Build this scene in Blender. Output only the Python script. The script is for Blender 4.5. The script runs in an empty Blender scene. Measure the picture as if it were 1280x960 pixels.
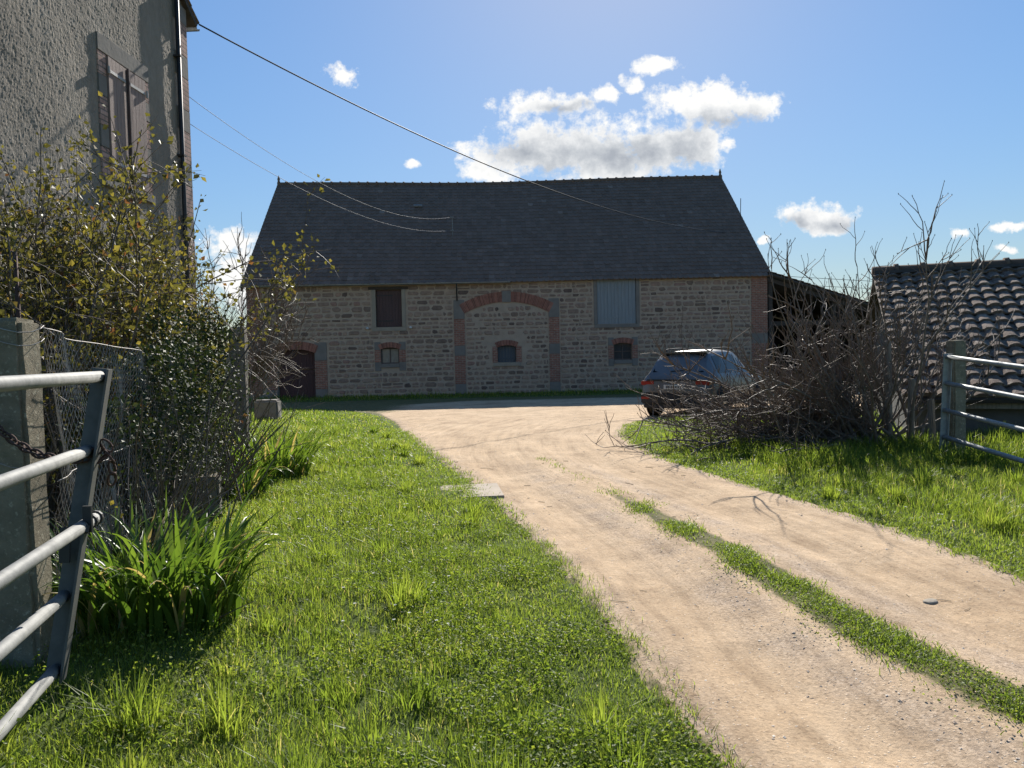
import bpy, bmesh, math, random
import numpy as np
from mathutils import Vector, Matrix
random.seed(7)
rng = np.random.default_rng(11)
R = math.radians
scene = bpy.context.scene
COL = scene.collection
PI = math.pi

# ------------------------------------------------------------------ scene objects
def tag(o, label=None, cat=None, group=None, kind=None):
    if label: o['label'] = label
    if cat: o['category'] = cat
    if group: o['group'] = group
    if kind: o['kind'] = kind
    return o

def empty(name, loc=(0, 0, 0), rz=0.0, label=None, cat=None, group=None):
    o = bpy.data.objects.new(name, None)
    COL.objects.link(o)
    o.location = loc
    o.rotation_euler = (0, 0, rz)
    o.empty_display_size = 0.2
    return tag(o, label, cat, group)

class MB:
    """collects geometry and links it as ONE mesh object"""
    def __init__(self):
        self.v = []; self.f = []; self.m = []; self.t = []
    def poly(self, pts, mat=0, tint=0.5):
        n = len(self.v); self.v += [tuple(p) for p in pts]
        self.f.append(tuple(range(n, n + len(pts)))); self.m.append(mat); self.t.append(tint)
    def add(self, vs, fs, mat=0, tint=0.5):
        n = len(self.v); self.v += [tuple(p) for p in vs]
        for f in fs:
            self.f.append(tuple(i + n for i in f)); self.m.append(mat); self.t.append(tint)
    def box(self, x0, x1, y0, y1, z0, z1, mat=0, tint=0.5, c=0.0):
        """axis aligned box, c = chamfer"""
        if c <= 0:
            vs = [(x0,y0,z0),(x1,y0,z0),(x1,y1,z0),(x0,y1,z0),(x0,y0,z1),(x1,y0,z1),(x1,y1,z1),(x0,y1,z1)]
            self.add(vs, [(0,3,2,1),(4,5,6,7),(0,1,5,4),(1,2,6,5),(2,3,7,6),(3,0,4,7)], mat, tint)
            return
        bm = bmesh.new()
        bmesh.ops.create_cube(bm, size=1.0)
        for q in bm.verts:
            q.co = Vector(((x0+x1)/2 + q.co.x*(x1-x0), (y0+y1)/2 + q.co.y*(y1-y0), (z0+z1)/2 + q.co.z*(z1-z0)))
        bmesh.ops.bevel(bm, geom=bm.edges[:], offset=c, segments=2, affect='EDGES')
        self.from_bm(bm, mat, tint)
    def from_bm(self, bm, mat=0, tint=0.5, M=None):
        if M is not None: bmesh.ops.transform(bm, matrix=M, verts=bm.verts)
        bm.verts.index_update()
        self.add([q.co[:] for q in bm.verts], [[q.index for q in f.verts] for f in bm.faces], mat, tint)
        bm.free()
    def obox(self, p, ax, ay, az, mat=0, tint=0.5):
        """oriented box: p centre, half-vectors"""
        p, ax, ay, az = map(Vector, (p, ax, ay, az))
        vs = [p + sx*ax + sy*ay + sz*az for sz in (-1,1) for sy in (-1,1) for sx in (-1,1)]
        self.add(vs, [(0,2,3,1),(4,5,7,6),(0,1,5,4),(1,3,7,5),(3,2,6,7),(2,0,4,6)], mat, tint)
    def tube(self, pts, rad, n=8, mat=0, tint=0.5, cap=True):
        vs, qs = tube_np(np.array(pts, float), np.broadcast_to(np.array(rad, float), (len(pts),)), n)
        self.add(vs.tolist(), qs.tolist(), mat, tint)
        if cap:
            k = len(self.v)
            self.f.append(tuple(range(k - n, k))); self.m.append(mat); self.t.append(tint)
            s = k - n*len(pts)
            self.f.append(tuple(reversed(range(s, s + n)))); self.m.append(mat); self.t.append(tint)
    def build(self, name, mats, parent=None, smooth=False, loc=None, rz=0.0):
        me = bpy.data.meshes.new(name)
        me.from_pydata(self.v, [], self.f)
        if not isinstance(mats, (list, tuple)): mats = [mats]
        for q in mats: me.materials.append(q)
        me.polygons.foreach_set('material_index', self.m)
        a = me.attributes.new('tint', 'FLOAT', 'FACE'); a.data.foreach_set('value', self.t)
        if smooth: me.polygons.foreach_set('use_smooth', [True]*len(self.f))
        me.update()
        o = bpy.data.objects.new(name, me); COL.objects.link(o)
        if parent: o.parent = parent
        if loc is not None: o.location = loc
        if rz: o.rotation_euler = (0, 0, rz)
        return o

def tube_np(P, rad, n):
    k = len(P)
    T = np.gradient(P, axis=0)
    T /= np.linalg.norm(T, axis=1)[:, None] + 1e-9
    ref = np.array([0.0, 0, 1]) if abs(T[:, 2]).mean() < 0.8 else np.array([1.0, 0, 0])
    A = np.cross(T, ref); A /= np.linalg.norm(A, axis=1)[:, None] + 1e-9
    B = np.cross(T, A)
    a = np.linspace(0, 2*PI, n, endpoint=False)
    V = P[:, None, :] + rad[:, None, None]*(A[:, None, :]*np.cos(a)[None, :, None] + B[:, None, :]*np.sin(a)[None, :, None])
    V = V.reshape(-1, 3)
    i = np.arange(k - 1)[:, None]*n; j = np.arange(n)[None, :]; j2 = (j + 1) % n
    Q = np.stack([i + j, i + j2, i + n + j2, i + n + j], axis=-1).reshape(-1, 4)
    return V, Q

class NB:
    """numpy mesh collector (many small faces)"""
    def __init__(self):
        self.V = []; self.Q = []; self.T = []; self.tint = []; self.n = 0; self.qm = []; self.tm = []
    def add(self, V, Q=None, T=None, tint=0.5, mat=0):
        V = np.asarray(V, float).reshape(-1, 3)
        self.V.append(V)
        self.tint.append(np.broadcast_to(np.asarray(tint, float), (len(V),)))
        if Q is not None and len(Q):
            self.Q.append(np.asarray(Q) + self.n); self.qm.append(np.full(len(Q), mat))
        if T is not None and len(T):
            self.T.append(np.asarray(T) + self.n); self.tm.append(np.full(len(T), mat))
        self.n += len(V)
    def tube(self, P, rad, n=4, tint=0.5, mat=0):
        P = np.asarray(P, float)
        V, Q = tube_np(P, np.broadcast_to(np.asarray(rad, float), (len(P),)), n)
        self.add(V, Q, None, tint, mat)
    def build(self, name, mats, parent=None, smooth=True, loc=None, rz=0.0):
        V = np.concatenate(self.V); tint = np.concatenate(self.tint)
        Q = np.concatenate(self.Q) if self.Q else np.zeros((0, 4), int)
        T = np.concatenate(self.T) if self.T else np.zeros((0, 3), int)
        me = bpy.data.meshes.new(name)
        me.vertices.add(len(V)); me.vertices.foreach_set('co', V.astype(np.float32).ravel())
        nl = len(Q)*4 + len(T)*3
        me.loops.add(nl)
        me.loops.foreach_set('vertex_index', np.concatenate([Q.ravel(), T.ravel()]).astype(np.int32))
        nf = len(Q) + len(T)
        me.polygons.add(nf)
        start = np.concatenate([np.arange(len(Q))*4, len(Q)*4 + np.arange(len(T))*3]).astype(np.int32)
        me.polygons.foreach_set('loop_start', start)
        if not isinstance(mats, (list, tuple)): mats = [mats]
        for q in mats: me.materials.append(q)
        mi = np.concatenate(([*self.qm] if self.qm else []) + ([*self.tm] if self.tm else []))
        me.polygons.foreach_set('material_index', mi.astype(np.int32))
        me.polygons.foreach_set('use_smooth', np.full(nf, smooth))
        a = me.attributes.new('tint', 'FLOAT', 'POINT'); a.data.foreach_set('value', tint.astype(np.float32))
        me.update(calc_edges=True)
        me.validate()
        o = bpy.data.objects.new(name, me); COL.objects.link(o)
        if parent: o.parent = parent
        if loc is not None: o.location = loc
        if rz: o.rotation_euler = (0, 0, rz)
        return o

# ------------------------------------------------------------------ materials
class NT:
    def __init__(self, name):
        self.mat = bpy.data.materials.new(name); self.mat.use_nodes = True
        self.t = self.mat.node_tree; self.t.nodes.clear()
    def n(self, typ, **kw):
        q = self.t.nodes.new(typ)
        for k, v in kw.items():
            if k.startswith('i_'): q.inputs[k[2:].replace('_', ' ')].default_value = v
            else: setattr(q, k, v)
        return q
    def l(self, a, b): self.t.links.new(a, b)
    def ramp(self, fac, stops, interp='LINEAR'):
        q = self.t.nodes.new('ShaderNodeValToRGB'); cr = q.color_ramp; cr.interpolation = interp
        while len(cr.elements) < len(stops): cr.elements.new(0.5)
        for e, (p, c) in zip(cr.elements, stops):
            e.position = p; e.color = (*c, 1) if len(c) == 3 else c
        self.l(fac, q.inputs[0]); return q.outputs[0]
    def coord(self, scale=(1, 1, 1), kind='Object'):
        tc = self.t.nodes.new('ShaderNodeTexCoord'); mp = self.t.nodes.new('ShaderNodeMapping')
        mp.inputs['Scale'].default_value = scale
        self.l(tc.outputs[kind], mp.inputs[0]); return mp.outputs[0]
    def noise(self, vec, scale, detail=4, rough=0.55):
        q = self.n('ShaderNodeTexNoise'); q.inputs['Scale'].default_value = scale
        q.inputs['Detail'].default_value = detail; q.inputs['Roughness'].default_value = rough
        if vec is not None: self.l(vec, q.inputs['Vector'])
        return q.outputs[0]
    def mix(self, fac, a, b, typ='MIX'):
        q = self.n('ShaderNodeMix', data_type='RGBA', blend_type=typ)
        for s, v in ((q.inputs[0], fac), (q.inputs[6], a), (q.inputs[7], b)):
            if isinstance(v, (int, float)): s.default_value = v
            elif isinstance(v, tuple): s.default_value = (*v, 1) if len(v) == 3 else v
            else: self.l(v, s)
        return q.outputs[2]
    def math(self, op, a, b=0.0, clamp=False):
        q = self.n('ShaderNodeMath', operation=op); q.use_clamp = clamp
        for s, v in ((q.inputs[0], a), (q.inputs[1], b)):
            if isinstance(v, (int, float)): s.default_value = v
            else: self.l(v, s)
        return q.outputs[0]
    def attr(self, name='tint'):
        q = self.n('ShaderNodeAttribute'); q.attribute_name = name; return q
    def bump(self, h, strength, dist=0.02, normal=None):
        q = self.n('ShaderNodeBump'); q.inputs['Strength'].default_value = strength; q.inputs['Distance'].default_value = dist
        self.l(h, q.inputs['Height'])
        if normal is not None: self.l(normal, q.inputs['Normal'])
        return q.outputs[0]
    def out(self, col, rough=0.8, metal=0.0, normal=None, spec=0.5, trans=0.0, tcol=None):
        p = self.n('ShaderNodeBsdfPrincipled')
        for s, v in (('Base Color', col), ('Roughness', rough), ('Metallic', metal), ('Specular IOR Level', spec)):
            if isinstance(v, tuple): p.inputs[s].default_value = (*v, 1) if len(v) == 3 else v
            elif isinstance(v, (int, float)): p.inputs[s].default_value = v
            else: self.l(v, p.inputs[s])
        if normal is not None: self.l(normal, p.inputs['Normal'])
        o = self.n('ShaderNodeOutputMaterial'); sh = p.outputs[0]
        if trans > 0:
            tr = self.n('ShaderNodeBsdfTranslucent')
            c = tcol if tcol is not None else col
            if isinstance(c, tuple): tr.inputs[0].default_value = (*c, 1)
            else: self.l(c, tr.inputs[0])
            mx = self.n('ShaderNodeMixShader'); mx.inputs[0].default_value = trans
            self.l(sh, mx.inputs[1]); self.l(tr.outputs[0], mx.inputs[2]); sh = mx.outputs[0]
        self.l(sh, o.inputs[0]); return self.mat

def simple(name, c1, c2=None, scale=6, rough=0.8, bump=0.3, dist=0.01, metal=0.0, stretch=(1, 1, 1), spec=0.4, detail=6):
    m = NT(name); c2 = c2 or tuple(0.7*x for x in c1)
    v = m.coord(stretch); nz = m.noise(v, scale, detail, 0.6)
    col = m.ramp(nz, [(0.3, c2), (0.7, c1)])
    nb = m.noise(v, scale*5, 5, 0.6)
    return m.out(col, rough, metal, m.bump(nb, bump, dist) if bump else None, spec)

def leafy(name, stops, trans=0.45, rough=0.45, spec=0.4, tgain=1.5):
    m = NT(name); a = m.attr('tint')
    col = m.ramp(a.outputs['Fac'], stops)
    tc = m.mix(1.0, col, (tgain, tgain*1.0, tgain*0.55), 'MULTIPLY')
    return m.out(col, rough, 0.0, None, spec, trans, tc)

def tinted(name, stops, rough=0.85, nscale=8, namt=0.35, bump=0.5, dist=0.01, spec=0.3, nstretch=(1,1,1), overlay=None):
    """per-face random tint through a ramp + noise"""
    m = NT(name); a = m.attr('tint'); v = m.coord(nstretch)
    col = m.ramp(a.outputs['Fac'], stops)
    nz = m.noise(v, nscale, 6, 0.65)
    g = m.ramp(nz, [(0.25, (1-namt,)*3), (0.75, (1+namt,)*3)])
    col = m.mix(1.0, col, g, 'MULTIPLY')
    if overlay:
        c, sc, lo, hi = overlay
        k = m.ramp(m.noise(v, sc, 8, 0.7), [(lo, (0, 0, 0)), (hi, (1, 1, 1))])
        col = m.mix(k, col, c)
    return m.out(col, rough, 0, m.bump(m.noise(v, nscale*4, 6, 0.7), bump, dist), spec)

def brickmat(name, c1, c2, mortar, bw=0.22, bh=0.065, ax='XZ', rough=0.9):
    m = NT(name)
    tc = m.n('ShaderNodeTexCoord'); sp = m.n('ShaderNodeSeparateXYZ'); cb = m.n('ShaderNodeCombineXYZ')
    m.l(tc.outputs['Object'], sp.inputs[0])
    s = m.math('ADD', sp.outputs[0], sp.outputs[1])
    m.l(s, cb.inputs[0]); m.l(sp.outputs[2], cb.inputs[1])
    b = m.n('ShaderNodeTexBrick'); m.l(cb.outputs[0], b.inputs['Vector'])
    b.inputs['Color1'].default_value = (*c1, 1); b.inputs['Color2'].default_value = (*c2, 1); b.inputs['Mortar'].default_value = (*mortar, 1)
    b.inputs['Scale'].default_value = 1.0; b.inputs['Mortar Size'].default_value = 0.011; b.inputs['Bias'].default_value = 0.0
    b.inputs['Brick Width'].default_value = bw; b.inputs['Row Height'].default_value = bh; b.inputs['Mortar Smooth'].default_value = 0.2
    v = m.coord(); nz = m.noise(v, 5, 6, 0.65)
    col = m.mix(1.0, b.outputs[0], m.ramp(nz, [(0.25, (.7,.7,.7)), (0.75, (1.25,1.25,1.25))]), 'MULTIPLY')
    h = m.math('SUBTRACT', 1.0, b.outputs['Fac'])
    return m.out(col, rough, 0, m.bump(h, 0.7, 0.012), 0.2)

M = {}
M['mortar'] = simple('mortar', (.44, .35, .265), (.35, .275, .205), 3, .95, .5, .02)
M['stone'] = tinted('stone', [(0, (.135, .098, .08)), (.25, (.22, .16, .122)), (.5, (.29, .207, .157)), (.75, (.35, .26, .192)), (1, (.29, .185, .145))], .9, 6, .3, .6, .02)
M['brick'] = brickmat('brick', (.34, .155, .108), (.26, .12, .088), (.33, .26, .20), .22, .075)
M['brick_house'] = brickmat('brick_house', (.50, .335, .28), (.40, .255, .21), (.20, .17, .145), .24, .085)
M['voussoir'] = tinted('voussoir', [(0, (.21, .095, .07)), (1, (.37, .17, .12))], .9, 6, .25, .4)
M['dressed'] = simple('dressed_stone', (.225, .205, .18), (.17, .155, .135), 3, .9, .4, .01)
M['limestone'] = simple('limestone', (.33, .285, .22), (.27, .235, .185), 3, .9, .4, .01)
M['door_wood'] = simple('oxblood_wood', (.090, .045, .042), (.060, .032, .03), 3, .8, .4, .006, stretch=(8, 8, .6))
M['hatch_wood'] = simple('brown_wood', (.105, .065, .06), (.07, .045, .043), 3, .8, .4, .006, stretch=(8, 8, .6))
M['grey_wood'] = simple('bleached_boards', (.27, .295, .305), (.20, .225, .235), 3, .85, .5, .006, stretch=(9, 9, .5))
M['old_wood'] = simple('weathered_wood', (.30, .26, .21), (.15, .13, .105), 4, .9, .7, .01, stretch=(6, 6, .8))
M['dark_wood'] = simple('dark_timber', (.075, .062, .052), (.045, .038, .032), 4, .9, .5, .01, stretch=(1, 1, 5))
M['frame_wood'] = simple('window_wood', (.12, .095, .08), None, 6, .8, .2, .004)
M['pane'] = simple('old_glass', (.045, .055, .06), (.03, .036, .04), 4, .12, 0, spec=.6)
M['pane_pale'] = simple('dusty_glass', (.24, .24, .21), (.15, .15, .13), 5, .25, 0, spec=.5)
M['blue_board'] = simple('slate_board', (.10, .115, .125), (.075, .085, .095), 4, .8, .3, .005, stretch=(7, 7, .6))
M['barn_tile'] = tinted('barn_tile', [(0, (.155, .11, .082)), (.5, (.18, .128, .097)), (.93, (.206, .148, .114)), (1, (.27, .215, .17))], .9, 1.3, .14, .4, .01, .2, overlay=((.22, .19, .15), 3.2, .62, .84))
M['shed_tile'] = tinted('shed_tile', [(0, (.115, .084, .066)), (.6, (.17, .125, .098)), (1, (.23, .178, .14))], .95, 7, .4, .7, .012, overlay=((.40, .365, .30), 13, .53, .72))
M['zinc'] = simple('zinc', (.30, .32, .33), (.22, .235, .245), 5, .5, .1, .003, metal=.6)
M['dark_metal'] = simple('dark_metal', (.06, .06, .062), None, 6, .6, .2, .003, metal=.5)
M['rust'] = simple('rusty_iron', (.11, .06, .042), (.055, .035, .03), 40, .85, .6, .003, metal=.2)
M['galv'] = simple('galvanised_steel', (.30, .30, .285), (.17, .172, .165), 18, .68, .25, .003, metal=.15, spec=.25, detail=9)
M['galv_stile_shaded'] = simple('shaded_stile_steel', (.115, .115, .105), (.075, .076, .068), 14, .65, .15, .003, metal=.1)  # darker copy of the gate steel: the stile's shade is put into its colour
M['galv_dull'] = simple('dull_galvanised', (.34, .355, .345), (.24, .255, .25), 14, .6, .15, .003, metal=.25)
M['wire'] = simple('wire', (.42, .40, .37), (.25, .22, .2), 20, .6, 0, metal=.2)
M['cable'] = simple('cable', (.035, .035, .04), None, 5, .6, 0)
M['bare_cable'] = simple('bare_cable', (.13, .13, .14), (.10, .10, .11), 5, .7, 0)
M['shutter'] = simple('faded_shutter_paint', (.34, .25, .215), (.235, .17, .148), 3.5, .8, .5, .006, stretch=(7, 7, .5))
M['shutter_edge'] = simple('shutter_edge', (.12, .085, .08), None, 4, .8, .2)
M['strap'] = simple('strap_hinge', (.42, .40, .38), (.3, .28, .26), 8, .6, .2, metal=.2)
M['pale_slab'] = simple('pale_concrete', (.40, .335, .262), (.31, .255, .195), 5, .9, .4, .006)
M['white_ceramic'] = simple('white_ceramic', (.75, .75, .72), None, 5, .3, 0)

# roughcast render of the house
m = NT('roughcast'); v = m.coord((1, 1, .55))
big = m.noise(v, .9, 5, .6); nz = m.noise(v, 9, 8, .7)
col = m.ramp(m.math('ADD', m.math('MULTIPLY', big, .55), m.math('MULTIPLY', nz, .45)), [(.3, (.18, .155, .128)), (.5, (.27, .238, .198)), (.7, (.345, .31, .262))])
rot = m.n('ShaderNodeMapping'); m.l(m.coord((1, 1, 1)), rot.inputs[0]); rot.inputs['Rotation'].default_value = (.55, 0, 0); rot.inputs['Scale'].default_value = (1, 1.5, .55)
vo = m.n('ShaderNodeTexVoronoi'); vo.inputs['Scale'].default_value = 17; m.l(rot.outputs[0], vo.inputs['Vector'])
n2 = m.noise(rot.outputs[0], 22, 6, .7)
hh = m.math('ADD', m.math('MULTIPLY', vo.outputs[0], .45), n2)
M['roughcast'] = m.out(col, .95, 0, m.bump(hh, .7, .03), .15)

# concrete of gate posts, lichen spots
m = NT('post_concrete'); v = m.coord()
base = m.ramp(m.noise(v, 6, 8, .65), [(.3, (.155, .132, .092)), (.7, (.30, .262, .188))])
k = m.ramp(m.noise(v, 38, 6, .7), [(.56, (0, 0, 0)), (.66, (1, 1, 1))])
col = m.mix(k, base, (.42, .385, .29))
k2 = m.ramp(m.noise(v, 11, 6, .7), [(.55, (0, 0, 0)), (.7, (1, 1, 1))])
col = m.mix(m.math('MULTIPLY', k2, .6), col, (.13, .13, .085))
M['concrete'] = m.out(col, .95, 0, m.bump(m.noise(v, 60, 8, .75), .9, .012), .2)

m = NT('mossy_block'); v = m.coord()
base = m.ramp(m.noise(v, 8, 8, .65), [(.3, (.14, .13, .11)), (.7, (.27, .25, .21))])
k = m.ramp(m.noise(v, 9, 6, .7), [(.5, (0, 0, 0)), (.6, (1, 1, 1))])
M['mossy'] = m.out(m.mix(k, base, (.26, .20, .07)), .95, 0, m.bump(m.noise(v, 30, 8, .7), .8, .015), .2)

# soil and thatch below the grass
m = NT('turf'); v = m.coord()
col = m.ramp(m.noise(v, 1.1, 8, .65), [(.3, (.055, .075, .02)), (.5, (.085, .115, .03)), (.7, (.12, .14, .045))])
far = m.ramp(m.noise(v, .02, 5, .6), [(.35, (.05, .09, .025)), (.65, (.10, .12, .05))])
M['turf'] = m.out(col, .95, 0, m.bump(m.noise(v, 25, 6, .7), .8, .04), .1)
m = NT('far_hills'); v = m.coord()
M['hill'] = m.out(m.ramp(m.noise(v, .02, 6, .6), [(.4, (.035, .055, .03)), (.6, (.075, .10, .05))]), .95, 0, None, .1)

# the track: sandy decomposed granite
m = NT('track_sand'); v = m.coord(); a = m.attr('mask')
sep = m.n('ShaderNodeSeparateColor'); m.l(a.outputs['Color'], sep.inputs[0])
n_big = m.noise(v, .8, 6, .6); n_mid = m.noise(v, 9, 8, .7)
col = m.ramp(m.math('ADD', m.math('MULTIPLY', n_big, .55), m.math('MULTIPLY', n_mid, .45)), [(.32, (.355, .25, .155)), (.5, (.46, .335, .215)), (.68, (.55, .415, .278))])
# fine grit
vo = m.n('ShaderNodeTexVoronoi'); vo.inputs['Scale'].default_value = 75; m.l(v, vo.inputs['Vector'])
grit = m.ramp(vo.outputs['Color'], [(.0, (.62, .60, .58)), (.35, (.98, .98, .98)), (.8, (1.08, 1.07, 1.05))])
col = m.mix(.75, col, m.mix(1.0, col, grit, 'MULTIPLY'))
vs = m.n('ShaderNodeTexVoronoi'); vs.inputs['Scale'].default_value = 26; m.l(v, vs.inputs['Vector'])
spk = m.ramp(vs.outputs['Distance'], [(.05, (1, 1, 1)), (.11, (0, 0, 0))])
rnd = m.ramp(vs.outputs['Color'], [(.66, (0, 0, 0)), (.7, (1, 1, 1))])
vl = m.n('ShaderNodeTexVoronoi'); vl.inputs['Scale'].default_value = 41; m.l(v, vl.inputs['Vector'])
lsp = m.math('MULTIPLY', m.ramp(vl.outputs['Distance'], [(.12, (1, 1, 1)), (.24, (0, 0, 0))]), m.ramp(vl.outputs['Color'], [(.55, (0, 0, 0)), (.6, (1, 1, 1))]))
col = m.mix(m.math('MULTIPLY', lsp, .75), col, (.68, .58, .46))
col = m.mix(m.math('MULTIPLY', spk, rnd), col, (.16, .11, .08))
n_patch0 = m.noise(v, 2.7, 6, .65)
# greyer loose gravel between and beside the wheel tracks
gk = m.math('MULTIPLY', m.math('MULTIPLY', sep.outputs[1], .85), m.math('ADD', m.math('MULTIPLY', m.math('SUBTRACT', n_patch0, .42), 3.0), .35, True), True)
col = m.mix(gk, col, m.ramp(vo.outputs['Color'], [(.1, (.23, .175, .13)), (.5, (.37, .285, .21)), (.9, (.52, .42, .325))]))
# turf thatch on the crown of the track
tk = m.ramp(m.math('ADD', sep.outputs[0], m.math('MULTIPLY', m.math('SUBTRACT', n_mid, .5), .9)), [(.42, (0, 0, 0)), (.62, (1, 1, 1))])
col = m.mix(tk, col, m.ramp(n_mid, [(.35, (.075, .085, .028)), (.65, (.17, .145, .07))]))
# streaks of tyre tracks
b1 = m.bump(m.noise(v, 5, 8, .7), .35, .05)
b2 = m.bump(m.math('ADD', m.noise(v, 55, 6, .75), m.math('MULTIPLY', lsp, .5)), .65, .011, b1)
lat = m.n('ShaderNodeCombineXYZ'); sxy = m.n('ShaderNodeSeparateXYZ'); m.l(v, sxy.inputs[0])
m.l(m.math('MULTIPLY', sep.outputs[2], 30.0), lat.inputs[0]); m.l(m.math('MULTIPLY', sxy.outputs[1], .55), lat.inputs[1])
stk = m.noise(lat.outputs[0], 1.0, 5, .6)
n_patch = m.noise(v, 2.2, 7, .65)
col = m.mix(1.0, col, m.ramp(m.math('ADD', m.math('MULTIPLY', stk, .55), m.math('MULTIPLY', n_patch, .45)), [(.36, (.70, .675, .65)), (.5, (1, 1, 1)), (.64, (1.16, 1.155, 1.14))]), 'MULTIPLY')
b3 = m.bump(stk, .35, .05, b2)
M['track'] = m.out(col, .95, 0, b3, .15)
M['gravel'] = tinted('gravel_stone', [(0, (.34, .26, .20)), (.5, (.54, .44, .34)), (1, (.70, .63, .53))], .9, 30, .2, .2, .003)

M['grass'] = leafy('grass_blade', [(0, (.068, .10, .020)), (.35, (.115, .165, .030)), (.75, (.175, .215, .042)), (.93, (.225, .25, .07)), (1, (.38, .33, .18))], .58, .45, .35, 1.98)
M['clover'] = leafy('clover_leaf', [(0, (.065, .105, .018)), (.6, (.13, .18, .03)), (1, (.22, .25, .05))], .5, .55, .35, 1.95)
M['strapleaf'] = leafy('strap_leaf', [(0, (.03, .058, .012)), (.6, (.062, .112, .018)), (.95, (.12, .18, .03)), (1, (.33, .26, .13))], .42, .36, .45, 1.9)
M['youngleaf'] = leafy('young_shrub_leaf', [(0, (.045, .045, .018)), (.4, (.095, .088, .03)), (.7, (.175, .155, .042)), (.88, (.25, .195, .055)), (1, (.17, .075, .04))], .40, .5, .3, 1.5)
M['ivyleaf'] = leafy('ivy_leaf', [(0, (.016, .026, .010)), (.7, (.04, .058, .02)), (1, (.095, .105, .042))], .2, .58, .22, 1.4)
M['petal'] = leafy('daisy_petal', [(0, (.7, .7, .66)), (1, (.8, .8, .78))], .3, .6, .3, 1.0)
M['bark'] = simple('grey_bark', (.20, .155, .115), (.10, .08, .062), 14, .75, .5, .006, spec=.5)
M['twig'] = simple('twig_bark', (.19, .138, .10), (.11, .08, .06), 20, .62, .3, .003, spec=.35)
M['cane'] = simple('dark_cane', (.15, .118, .092), (.085, .066, .05), 20, .6, .3, .003)
M['bud'] = simple('bud', (.12, .11, .05), None, 20, .7, 0)

M['car_paint'] = simple('grey_car_paint', (.15, .155, .16), (.12, .122, .124), 3, .36, 0, metal=.3, spec=.45)
M['car_glass'] = simple('tinted_glass', (.008, .010, .012), None, 3, .16, 0, spec=.15)
M['car_black'] = simple('black_plastic', (.03, .03, .032), None, 20, .7, .1, .002)
M['tyre'] = simple('tyre_rubber', (.025, .024, .023), None, 20, .85, .2, .003)
M['rim'] = simple('alloy', (.45, .45, .46), None, 5, .35, 0, metal=.8)
M['tail'] = simple('red_lens', (.30, .02, .018), (.24, .015, .014), 8, .2, 0, spec=.6)
M['plate'] = simple('plate_white', (.62, .62, .60), None, 5, .5, 0)
M['plate_ink'] = simple('plate_ink', (.1, .1, .11), None, 5, .6, 0)
M['shed_wall'] = simple('grey_render', (.15, .14, .13), (.10, .095, .09), 3, .95, .5, .01)
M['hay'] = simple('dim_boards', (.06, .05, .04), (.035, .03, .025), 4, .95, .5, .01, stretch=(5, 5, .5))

# light and exposure
SUN, SKY_STRENGTH, EXPOSURE = 4.0, 0.135, 1.1
SKY_DUST, SKY_SAT, CLOUD_GAIN = 0.25, 1.2, 3.5
SKY_TOP, SKY_KNEE = 3.75, 5.6
CLOUDS = [(0.0067, 0.2662, 0.0792, 0.0317), (0.0711, 0.2754, 0.0958, 0.0502), (0.1405, 0.2665, 0.0919, 0.0475), (0.2048, 0.2672, 0.0702, 0.037), (0.2552, 0.2746, 0.0319, 0.029), (0.2697, 0.327, 0.0792, 0.0343), (0.3199, 0.328, 0.0409, 0.0238), (0.227, 0.3322, 0.0575, 0.0264), (0.0616, 0.3336, 0.0702, 0.0198), (0.1311, 0.3427, 0.0255, 0.0132), (0.201, 0.3811, 0.0306, 0.0132), (0.1634, 0.3588, 0.0179, 0.0092), (0.3012, 0.2757, 0.0179, 0.0132), (-0.0312, 0.2458, 0.0409, 0.0185), (0.3915, 0.176, 0.0409, 0.0224), (0.4344, 0.1687, 0.0409, 0.0185), (-0.2148, 0.3743, 0.0281, 0.0145), (-0.1209, 0.2563, 0.0128, 0.0079), (-0.3718, 0.1628, 0.0434, 0.0238), (-0.3628, 0.1145, 0.0511, 0.0528), (0.6064, 0.1468, 0.0153, 0.0079), (0.6762, 0.1549, 0.0358, 0.0066), (0.6656, 0.1273, 0.0153, 0.0066), (0.3482, 0.145, 0.0102, 0.0066)]
CORES = [(0.0228, 0.269, 0.0563, 0.0197), (0.0817, 0.2678, 0.0844, 0.0303), (0.1618, 0.2607, 0.1126, 0.0258), (0.2315, 0.2666, 0.0563, 0.0303), (0.2908, 0.3076, 0.0492, 0.0182), (0.3914, 0.1696, 0.0281, 0.0121), (0.4365, 0.1644, 0.0338, 0.0121), (0.0721, 0.3281, 0.0422, 0.0091)]

# ------------------------------------------------------------------ terrain functions
def sstep(a, b, x):
    t = np.clip((x - a)/(b - a), 0, 1); return t*t*(3 - 2*t)

def wob(x, y, s=1.0, k=0):
    """cheap smooth noise in about [-1, 1]"""
    x = x*s; y = y*s
    return (np.sin(1.7*x + .6*y + 1.3 + k) + np.sin(-.8*x + 2.1*y + 4.1 + 2*k) + np.sin(2.9*x - 1.9*y + .7 + 3*k)*.7 + np.sin(4.3*x + 3.7*y + 2.2 + k)*.5)/3.2

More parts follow.
